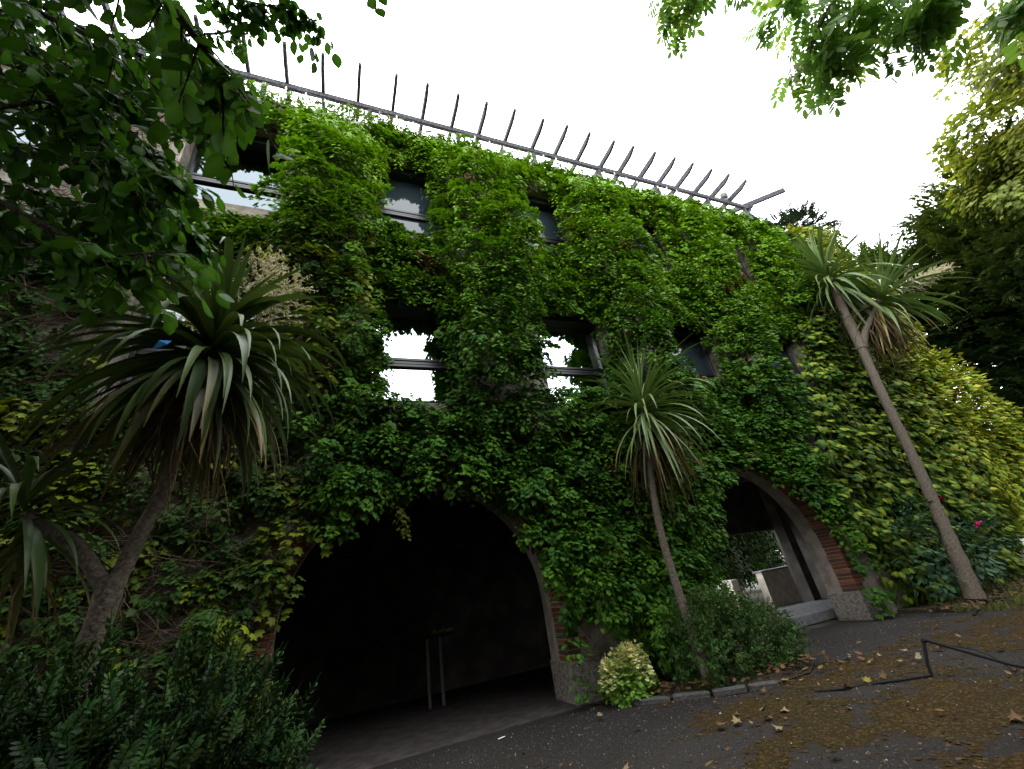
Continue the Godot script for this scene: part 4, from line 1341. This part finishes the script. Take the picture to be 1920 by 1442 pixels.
	var xs := [[], [], []]
	var cs := [[], [], []]
	for i in spots.size():
		if i < 290:
			part("leaf", lv[rng.randi() % 8], M.beech, o, spots[i])
		else:
			xs[i % 3].append(spots[i])
			cs[i % 3].append(L(0.055, 0.145, 0.013) * rf(0.65, 1.2))
	for k in 3: many("leaves", lvi[k], M.beech, o, xs[k], cs[k])
	# its crown, above and left of the view
	var wcol := func() -> Array:
		var a := rf(0.6, 1.0)
		return [Color(a * 0.8, a, a * 0.7), Color(a, a, a)]
	var bm := []
	for k in 3: bm.append(tuft(OVATE, 22, 0.3, 0.12, wcol, 0.5))
	var bt := func(p: Vector3) -> Color: return L(0.05, 0.1, 0.02) * rf(0.7, 1.2)
	crown(o, bm, M.beech, [[Vector3(2.5, 6.9, 2.2), Vector3(4.2, 2.0, 3.0)], [Vector3(-1.8, 5.2, -1.6), Vector3(2.4, 2.6, 2.6)], [Vector3(-3.4, 7.0, -3.8), Vector3(3.0, 3.4, 2.5)], [Vector3(-1.0, 8.2, 0.8), Vector3(3.4, 2.2, 3.2)], [Vector3(3.0, 4.6, 4.0), Vector3(4.0, 2.4, 2.2)]], 10000, 1.35, bt, 0.3, "crown")
	# ash over the upper right
	var a := thing("ash_tree", "tree with feathery bright green compound leaves reaching in along the top right edge", "tree", Vector3(7.6, 0, 3.6))
	off = -a.position
	limb(a, [Vector3(0, 0, 0), Vector3(0.05, 2.0, 0), Vector3(-0.1, 4.2, -0.1), Vector3(-0.4, 6.2, -0.3), Vector3(-0.5, 9.0, 0)], 0.24, 0.09, "trunk")
	var cl := []
	for k in 5:
		var mb := MB.new()
		var g := lerpf(0.65, 1.0, k / 4.0)
		var rim: Color = (L(0.2, 0.38, 0.07) if k % 2 == 0 else L(0.33, 0.45, 0.09)) * g
		var np := 5
		tube(mb, [Vector3(0, 0, 0), Vector3(0, 0.5, -0.03), Vector3(0, 1.0, -0.12)], [0.01, 0.007, 0.004], 3, rim)
		for i in np:
			var t := 0.28 + 0.6 * i / (np - 1.0)
			for s in [-1.0, 1.0]:
				leaf(mb, HEBE, basis_from(Vector3(s, 0.55, -0.25 + rf(-0.15, 0.15)), Vector3(s * 0.1, 0.1, 1)), Vector3(0, t, -0.12 * t * t), rf(0.3, 0.4), rim * rf(0.85, 1.1), rim, 0.2, 0.1)
		leaf(mb, HEBE, basis_from(Vector3(0, 1, -0.3), Vector3(0, 0.2, 1)), Vector3(0, 0.98, -0.12), 0.4, rim, rim, 0.2, 0.1)
		cl.append(mb.mesh())
	var ab := [
		[Vector3(3.90, 7.27, 0.06), Vector3(3.45, 6.49, -0.58), Vector3(3.12, 6.41, -0.77), Vector3(2.75, 6.29, -1.01)],
		[Vector3(4.85, 7.11, 0.41), Vector3(4.40, 6.33, -0.23), Vector3(4.09, 5.85, -0.64), Vector3(4.01, 5.55, -0.85)],
		[Vector3(5.35, 7.12, 0.39), Vector3(5.03, 6.37, -0.17), Vector3(4.84, 6.07, -0.42), Vector3(4.65, 5.91, -0.60)],
		[Vector3(5.29, 6.51, 0.52), Vector3(4.91, 5.85, -0.02), Vector3(4.74, 5.66, -0.20), Vector3(4.61, 5.47, -0.37)],
		[Vector3(5.61, 5.17, 0.67), Vector3(5.12, 5.04, 0.37), Vector3(4.83, 4.94, 0.18), Vector3(4.60, 4.91, 0.05)],
		[Vector3(4.96, 7.58, 0.35), Vector3(4.53, 6.68, -0.35), Vector3(4.18, 6.45, -0.63), Vector3(3.98, 6.48, -0.71)],
		[Vector3(4.99, 6.56, 0.05), Vector3(4.62, 6.16, -0.35), Vector3(4.34, 5.84, -0.65), Vector3(4.25, 5.58, -0.84)],
		[Vector3(5.23, 6.21, 0.57), Vector3(4.91, 5.70, 0.14), Vector3(4.70, 5.57, -0.02), Vector3(4.57, 5.43, -0.16)]]
	var count := 0
	var more := []
	for b in ab:
		var fork := Vector3(7.3, minf(6.0, b[0].y - 0.3), 3.2)
		limb(a, [fork + off, fork.lerp(b[0], 0.5) + Vector3(0, 0.2, 0) + off, b[0] + off, b[1] + off, b[2] + off, b[3] + off], 0.06, 0.006)
		for k in 50:
			var t := rf(0.35, 1.0) * 3.0
			var i := clampi(int(t), 0, 2)
			var p: Vector3 = (b[i] as Vector3).lerp(b[i + 1], t - i)
			var dir := ((b[i + 1] - b[i]) as Vector3).normalized()
			var d := (dir * 0.5 + Vector3(rf(-1, 1), rf(-1.0, 0.2), rf(-1, 1))).normalized()
			var base := p + Vector3(rf(-0.2, 0.2), rf(-0.12, 0.12), rf(-0.2, 0.2))
			var lx := Transform3D(basis_from(d, Vector3(rf(-0.4, 0.4), 1, rf(-0.4, 0.4))).scaled_local(Vector3.ONE * rf(0.2, 0.31)), base + off)
			if k % 3 == 0 and count < 870: part("leaf", cl[rng.randi() % 5], M.ash, a, lx)
			else: more.append(lx)
			count += 1
	var half := more.size() / 2
	var white := []
	for k in more.size(): white.append(grey(rf(0.75, 1.0)))
	many("leaves", cl[2], M.ash, a, more.slice(0, half), white.slice(0, half))
	many("leaves", cl[4], M.ash, a, more.slice(half), white.slice(half))
	crown(a, bm, M.beech, [[Vector3(-0.6, 8.4, 1.6), Vector3(3.6, 2.2, 2.6)]], 1300, 1.0, bt, 0.3, "crown")
	# dark conifer and a pale broad-leaved tree beyond the corner, right
	var nm := []
	for k in 4:
		var mb := MB.new()
		for i in 70:
			var z := rf(0, 0.75)
			var s := 1.0 if i % 2 else -1.0
			var gg := rf(0.5, 1.0)
			leaf(mb, LANCE, basis_from(Vector3(s * rf(0.5, 1.0), rf(-0.5, 0.1), rf(0.4, 0.9)), Vector3(rf(-0.3, 0.3), 1, 0)), Vector3(0, -0.25 * z * z, z), rf(0.1, 0.2) * (1.1 - z * 0.7), Color(gg * 0.85, gg, gg * 0.8), Color(gg * 0.8, gg, gg * 0.7))
		nm.append(mb.mesh())
	var c := thing("conifer", "tall dark conifer with drooping sprays beyond the golden ivy at the right", "tree", Vector3(25.5, 0, -4.5))
	limb(c, [Vector3(0, 0, 0), Vector3(0.1, 5, 0), Vector3(0, 10, 0.1), Vector3(0, 15, 0)], 0.5, 0.08, "trunk")
	var nt2 := func(p: Vector3) -> Color:
		return L(0.022, 0.042, 0.015).lerp(L(0.085, 0.105, 0.02), clampf(smoothstep(6.5, 12.5, p.y) + rf(-0.3, 0.3), 0.0, 1.0)) * rf(0.7, 1.2)
	var lay := []
	for k in 15:
		var y := 2.0 + k * 0.86
		var rr := 4.3 * (1.0 - pow(k / 17.0, 2.2)) * rf(0.85, 1.1)
		lay.append([Vector3(rf(-0.3, 0.3), y, rf(-0.6, 0.6) + 0.8), Vector3(rr, 1.0, rr * 1.25)])
	lay.append([Vector3(24.3, 11.6, -8.4) - Vector3(25.5, 0, -4.5), Vector3(2.2, 1.7, 2.0)])
	lay.append([Vector3(24.6, 9.4, -9.6) - Vector3(25.5, 0, -4.5), Vector3(2.2, 1.7, 2.2)])
	crown(c, nm, M.fol, lay, 9500, 1.5, nt2, 0.45)
	var lm := []
	for k in 4: lm.append(tuft(CREEPER, 16, 0.5, 0.19, ycol_light, 0.5))
	var m := thing("maple_tree", "light yellow green broad leaved tree above the dark conifer at the right edge", "tree", Vector3(24.0, 0, 0.8))
	limb(m, [Vector3(0, 0, 0), Vector3(0.1, 5, 0), Vector3(0, 11, -0.5), Vector3(-0.5, 16, -1.5)], 0.4, 0.08, "trunk")
	var mt := func(p: Vector3) -> Color:
		return L(0.13, 0.19, 0.03).lerp(L(0.28, 0.27, 0.04), rng.randf()) * rf(0.75, 1.15)
	crown(m, lm, M.ash, [[Vector3(-0.6, 14.2, -2.4), Vector3(1.7, 1.8, 2.2)], [Vector3(-0.4, 12.6, -3.6), Vector3(1.5, 1.6, 1.8)], [Vector3(-0.6, 17.0, -1.0), Vector3(1.6, 1.8, 1.8)], [Vector3(0.5, 16.0, 1.4), Vector3(2.4, 3.2, 2.6)]], 1100, 1.0, mt, 0.25)
	# bush on the roof
	var rb := thing("roof_bush", "dark windswept bush leaning out over the far right end of the roof", "bush", Vector3(17.2, 12.35, -7.2))
	var rt := func(p: Vector3) -> Color: return L(0.035, 0.05, 0.03) * rf(0.7, 1.3)
	crown(rb, nm, M.fol, [[Vector3(0.0, 0.8, 0.0), Vector3(1.3, 0.6, 0.6)], [Vector3(1.1, 1.35, 0.2), Vector3(1.1, 0.6, 0.5)]], 330, 0.75, rt, 0.2, "leaves", -0.1)
	limb(rb, [Vector3(-0.4, -0.08, 0), Vector3(0, 0.4, 0), Vector3(0.6, 0.8, 0.1), Vector3(1.1, 1.2, 0.2)], 0.05, 0.01, "stem")
	# trees behind the passage
	var k2 := 0
	for q in [[Vector3(15.3, 0, -14.8), 3.2, "dark leafy tree glimpsed over the low wall through the right-hand arch"], [Vector3(21.0, 0, -17.5), 3.4, "dark tree behind the right end of the low wall seen through the passage"]]:
		var tt := thing("garden_tree", q[2], "tree", q[0])
		limb(tt, [Vector3(0, 0, 0), Vector3(0.1, 1.5, 0), Vector3(0, 3.0, 0), Vector3(0.1, 4.5, 0)], 0.18, 0.05, "trunk")
		crown(tt, bm, M.fol, [[Vector3(0, 3.6, 0), Vector3(q[1], 2.6, 2.0)], [Vector3(-1.8, 2.2, 0.3), Vector3(q[1] * 0.9, 2.2, 1.5)]], 1500, 1.1, bt, 0.2)
		k2 += 1
	# trees across the yard, mirrored in the panes
	var names := ["broad dark tree across the yard, opposite the left end of the building", "tall dark tree across the yard facing the large arch, mirrored in the panes", "round dark tree across the yard facing the pier between the arches", "dark spreading tree across the yard opposite the right-hand arch", "dark tree on the near side of the drive, opposite the leaning palm"]
	for i in 5:
		var p := Vector3(-6.5 + i * 6.0, 0, 8.2 + (i % 2) * 1.2) if i < 4 else Vector3(13.5, 0, 2.2)
		var tt := thing("yard_tree", names[i], "tree", p)
		limb(tt, [Vector3(0, 0, 0), Vector3(0.1, 2, 0), Vector3(0, 4.0, 0), Vector3(0.1, 6, 0)], 0.22, 0.06, "trunk")
		crown(tt, bm, M.fol, [[Vector3(0, 6.6 + 0.5 * (i % 3), 0), Vector3(3.4, 3.6, 2.6)], [Vector3(0.8, 2.8, 0), Vector3(3.4, 2.8, 2.2)]], 3000, 1.5, bt, 0.25)

func ycol_light() -> Array:
	var a := rf(0.6, 1.0)
	return [Color(a * 0.9, a, a * 0.7), Color(a, a, a * 0.8)]

# ---------------------------------------------------------------- small things
func small_things() -> void:
	# planting bed with kerb stones
	var bed := [Vector2(3.3, -6.5), Vector2(3.75, -5.95), Vector2(4.4, -5.45), Vector2(5.15, -5.0), Vector2(5.9, -4.98), Vector2(6.5, -5.35), Vector2(6.7, -5.9), Vector2(6.4, -6.55)]
	var mb := MB.new()
	var c := mb.vert(Vector3(5.2, 0.14, -5.9), Vector3.UP)
	var ids := []
	for p in bed: ids.append(mb.vert(Vector3(p.x, 0.025, p.y), Vector3.UP))
	for k in ids.size(): mb.tri(c, ids[k], ids[(k + 1) % ids.size()])
	var pb := part("planting_bed", mb.mesh(), M.soil, self)
	pb.set_meta("kind", "structure")
	var lab := ["rough grey kerb stone at the left end of the planting bed by the pier", "rough grey kerb stone edging the bed just right of the variegated bush", "long grey kerb stone in front of the fine leaved bush", "rough grey kerb stone at the right end of the bed edging"]
	var kp := [Vector2(3.68, -5.93), Vector2(4.08, -5.62), Vector2(4.5, -5.33), Vector2(4.88, -5.1), Vector2(5.24, -4.93)]
	for k in 4:
		var a: Vector2 = kp[k]
		var b: Vector2 = kp[k + 1]
		mb = MB.new()
		bar(mb, Vector3(a.x, 0.03, a.y), Vector3(lerpf(a.x, b.x, 0.93), 0.03, lerpf(a.y, b.y, 0.93)), 0.1, 0.09, 0.02)
		for i in mb.v.size():
			var p := mb.v[i]
			mb.v[i] = p + Vector3(nz2.get_noise_3d(p.x * 5.0, p.y * 9.0, p.z * 5.0), nz2.get_noise_3d(p.z * 5.0, p.x * 9.0, p.y), nz2.get_noise_3d(p.y, p.z * 4.0, p.x)) * 0.018
		tag(part("kerb_stone", mb.mesh(), M.kerb, self), lab[k], "kerb stone", "kerb stones along the planting bed")
	# second strip of soil along the wall at right
	var sb := part("soil_strip", box_mesh(Vector3(9.0, 0.09, 1.2), 0.02), M.soil, self, Transform3D(Basis(), Vector3(15.4, 0.03, -6.0)))
	sb.set_meta("kind", "structure")
	# bent black pipe stand
	var pf := thing("pipe_stand", "bent black pipe on a short upright with a thin cable, on the gravel at right", "pipe", Vector3(6.24, 0, -3.75))
	mb = MB.new()
	tube(mb, [Vector3(0, 0, 0), Vector3(0.02, 0.12, 0.0), Vector3(0.05, 0.22, 0.02), Vector3(0.1, 0.33, 0.03)], [0.017, 0.017, 0.018, 0.018], 10)
	part("upright", mb.mesh(), M.black, pf)
	mb = MB.new()
	tube(mb, [Vector3(0.085, 0.325, 0.03), Vector3(0.12, 0.345, 0.04), Vector3(0.15, 0.32, 0.08), Vector3(0.25, 0.18, 0.42), Vector3(0.3, 0.1, 0.62), Vector3(0.4, 0.02, 0.95)], [0.02, 0.021, 0.017, 0.016, 0.016, 0.016], 10)
	part("arm", mb.mesh(), M.black, pf)
	part("joint", box_mesh(Vector3(0.05, 0.05, 0.05), 0.014), M.black, pf, Transform3D(Basis.from_euler(Vector3(0.3, 0.5, 0.4)), Vector3(0.108, 0.34, 0.035)))
	mb = MB.new()
	tube(mb, [Vector3(0.14, 0.33, 0.07), Vector3(0.24, 0.27, 0.22), Vector3(0.32, 0.22, 0.38), Vector3(0.345, 0.13, 0.52), Vector3(0.33, 0.02, 0.6)], [0.005, 0.005, 0.005, 0.005, 0.005], 6)
	part("cable", mb.mesh(), M.black, pf)
	mb = MB.new()
	var hp := [Vector3(6.22, 0.018, -3.76), Vector3(5.95, 0.02, -3.9), Vector3(5.6, 0.018, -4.12), Vector3(5.35, 0.02, -4.22), Vector3(5.15, 0.018, -4.4)]
	tube(mb, hp, [0.014, 0.014, 0.014, 0.014, 0.012], 8)
	tag(part("hose", mb.mesh(), M.black, self), "black hose lying on the gravel left of the bent pipe stand", "hose")
	mb = MB.new()
	var h2 := []
	for k in 15:
		var t := k / 14.0
		h2.append(Vector3(lerpf(10.3, 14.5, t), 0.02 + 0.05 * sin(t * 5.0) * sin(t * 5.0), -5.05 - 0.35 * sin(t * 4.2)))
	tube(mb, h2, taper(15, 0.02, 0.02), 8)
	tag(part("hose", mb.mesh(), M.black, self), "black hose snaking past the foot of the leaning palm", "hose")
	# stand with a plant inside the hall
	var st := thing("plant_stand", "narrow pale two legged stand deep inside the dark arch, topped by a small plant", "plant stand", Vector3(1.66, 0.015, -9.0))
	var pale := std(L(0.06, 0.06, 0.058), 0.6)
	for s in [-0.12, 0.12]:
		part("leg", box_mesh(Vector3(0.05, 1.05, 0.05), 0.006), pale, st, Transform3D(Basis(), Vector3(s, 0.525, 0)))
	part("shelf", box_mesh(Vector3(0.5, 0.04, 0.3), 0.006), M.black, st, Transform3D(Basis(), Vector3(0.12, 1.07, 0)))
	mb = MB.new()
	for k in 40:
		var a := rf(0, TAU)
		leaf(mb, OVATE, basis_from(Vector3(cos(a), rf(0.0, 0.9), sin(a)), Vector3(0, 1, 0.2)), Vector3(rf(0.05, 0.3), 1.12, rf(-0.08, 0.08)), rf(0.08, 0.14), L(0.15, 0.26, 0.06), L(0.15, 0.26, 0.06))
	part("plant", mb.mesh(), M.creeper, st)
	# blue scrap among the palm leaves
	mb = MB.new()
	var q := [Vector3(0, 0, 0), Vector3(0.075, 0.035, 0.01), Vector3(0.09, 0.07, 0.0), Vector3(0.03, 0.055, 0.02)]
	mb.face([q[0], q[1], q[3]], Vector3(0, 0, 1))
	mb.face([q[1], q[2], q[3]], Vector3(0, 0.3, 1))
	mb.face([q[0] - Vector3(0, 0, 0.004), q[1] - Vector3(0, 0, 0.004), q[2] - Vector3(0, 0, 0.004), q[3] - Vector3(0, 0, 0.004)], Vector3(0, 0, -1))
	tag(part("plastic_scrap", mb.mesh(), std(L(0.05, 0.3, 0.72), 0.4), self, Transform3D(Basis(), Vector3(-1.2, 3.32, -2.95))), "small bright blue plastic scrap caught among the leaves of the big palm", "scrap")
	# white slip of litter on the drive
	tag(part("paper_slip", box_mesh(Vector3(0.1, 0.006, 0.018), 0.002), std(L(0.7, 0.72, 0.75), 0.7), self, Transform3D(Basis(Vector3.UP, 0.3), Vector3(1.9, 0.02, -6.2))), "thin white paper slip lying on the drive in front of the large arch", "litter")
	# fallen leaves
	var fl := []
	for k in 7:
		mb = MB.new()
		var cc: Color = [L(0.15, 0.1, 0.035), L(0.11, 0.06, 0.028), L(0.19, 0.145, 0.075), L(0.085, 0.045, 0.024), L(0.18, 0.145, 0.035), L(0.1, 0.056, 0.03), L(0.17, 0.14, 0.09)][k]
		leaf(mb, CREEPER if k % 3 else OVATE, Basis.IDENTITY, Vector3(0, -0.4, 0), 1.0, cc * rf(0.7, 1.0), cc, rf(-0.9, -0.3), rf(-0.25, 0.3))
		fl.append(mb.mesh())
	var dry := std(Color.WHITE, 0.85, true)
	for k in 74:
		var x := rf(1.6, 8.8)
		var z := rf(-5.9, -2.0)
		if k < 40:
			x = rf(4.0, 7.6)
			z = -4.7 + rf(-0.5, 0.7)
		var s := rf(0.04, 0.1)
		var xf := Transform3D((Basis(Vector3.UP, rf(0, TAU)) * Basis.from_euler(Vector3(-PI / 2 + rf(-0.35, 0.35), 0, rf(-0.3, 0.3)))).scaled_local(Vector3.ONE * s), Vector3(x, 0.035 + s * 0.1, z))
		tag(part("fallen_leaf", fl[rng.randi() % 7], dry, self, xf), "dry curled fallen leaf lying on the gravel", "leaf", "fallen leaves on the gravel")
	var xs := []
	var cs := []
	for k in 700:
		var x := rf(3.6, 6.6)
		var z := rf(-6.4, -5.0)
		if k > 380:
			x = rf(10.3, 16.0)
			z = rf(-5.9, -4.9)
		elif z > -5.0 - maxf(0.0, (5.0 - x)) * 0.65: continue
		var s := rf(0.04, 0.09)
		xs.append(Transform3D((Basis(Vector3.UP, rf(0, TAU)) * Basis.from_euler(Vector3(-PI / 2 + rf(-0.5, 0.5), 0, rf(-0.4, 0.4)))).scaled_local(Vector3.ONE * s), Vector3(x, 0.1 + rf(0, 0.03), z)))
		cs.append(grey(rf(0.5, 1.0)))
	for k in 1500:
		var x := rf(1.0, 9.5)
		var z := rf(-6.0, -1.8)
		if nz.get_noise_2d(x * 45.0, z * 60.0) < 0.08: continue
		var s := rf(0.012, 0.04)
		xs.append(Transform3D((Basis(Vector3.UP, rf(0, TAU)) * Basis.from_euler(Vector3(-PI / 2 + rf(-0.5, 0.5), 0, rf(-0.4, 0.4)))).scaled_local(Vector3.ONE * s), Vector3(x, 0.035, z)))
		cs.append(grey(rf(0.4, 1.0)))
	var lt := Node3D.new()
	lt.name = "leaf_litter"
	add_child(lt)
	tag(lt, "brown leaf litter covering the planting beds and drifting over the gravel", "leaf litter", "", "stuff")
	many("litter", fl[1], dry, lt, xs, cs)
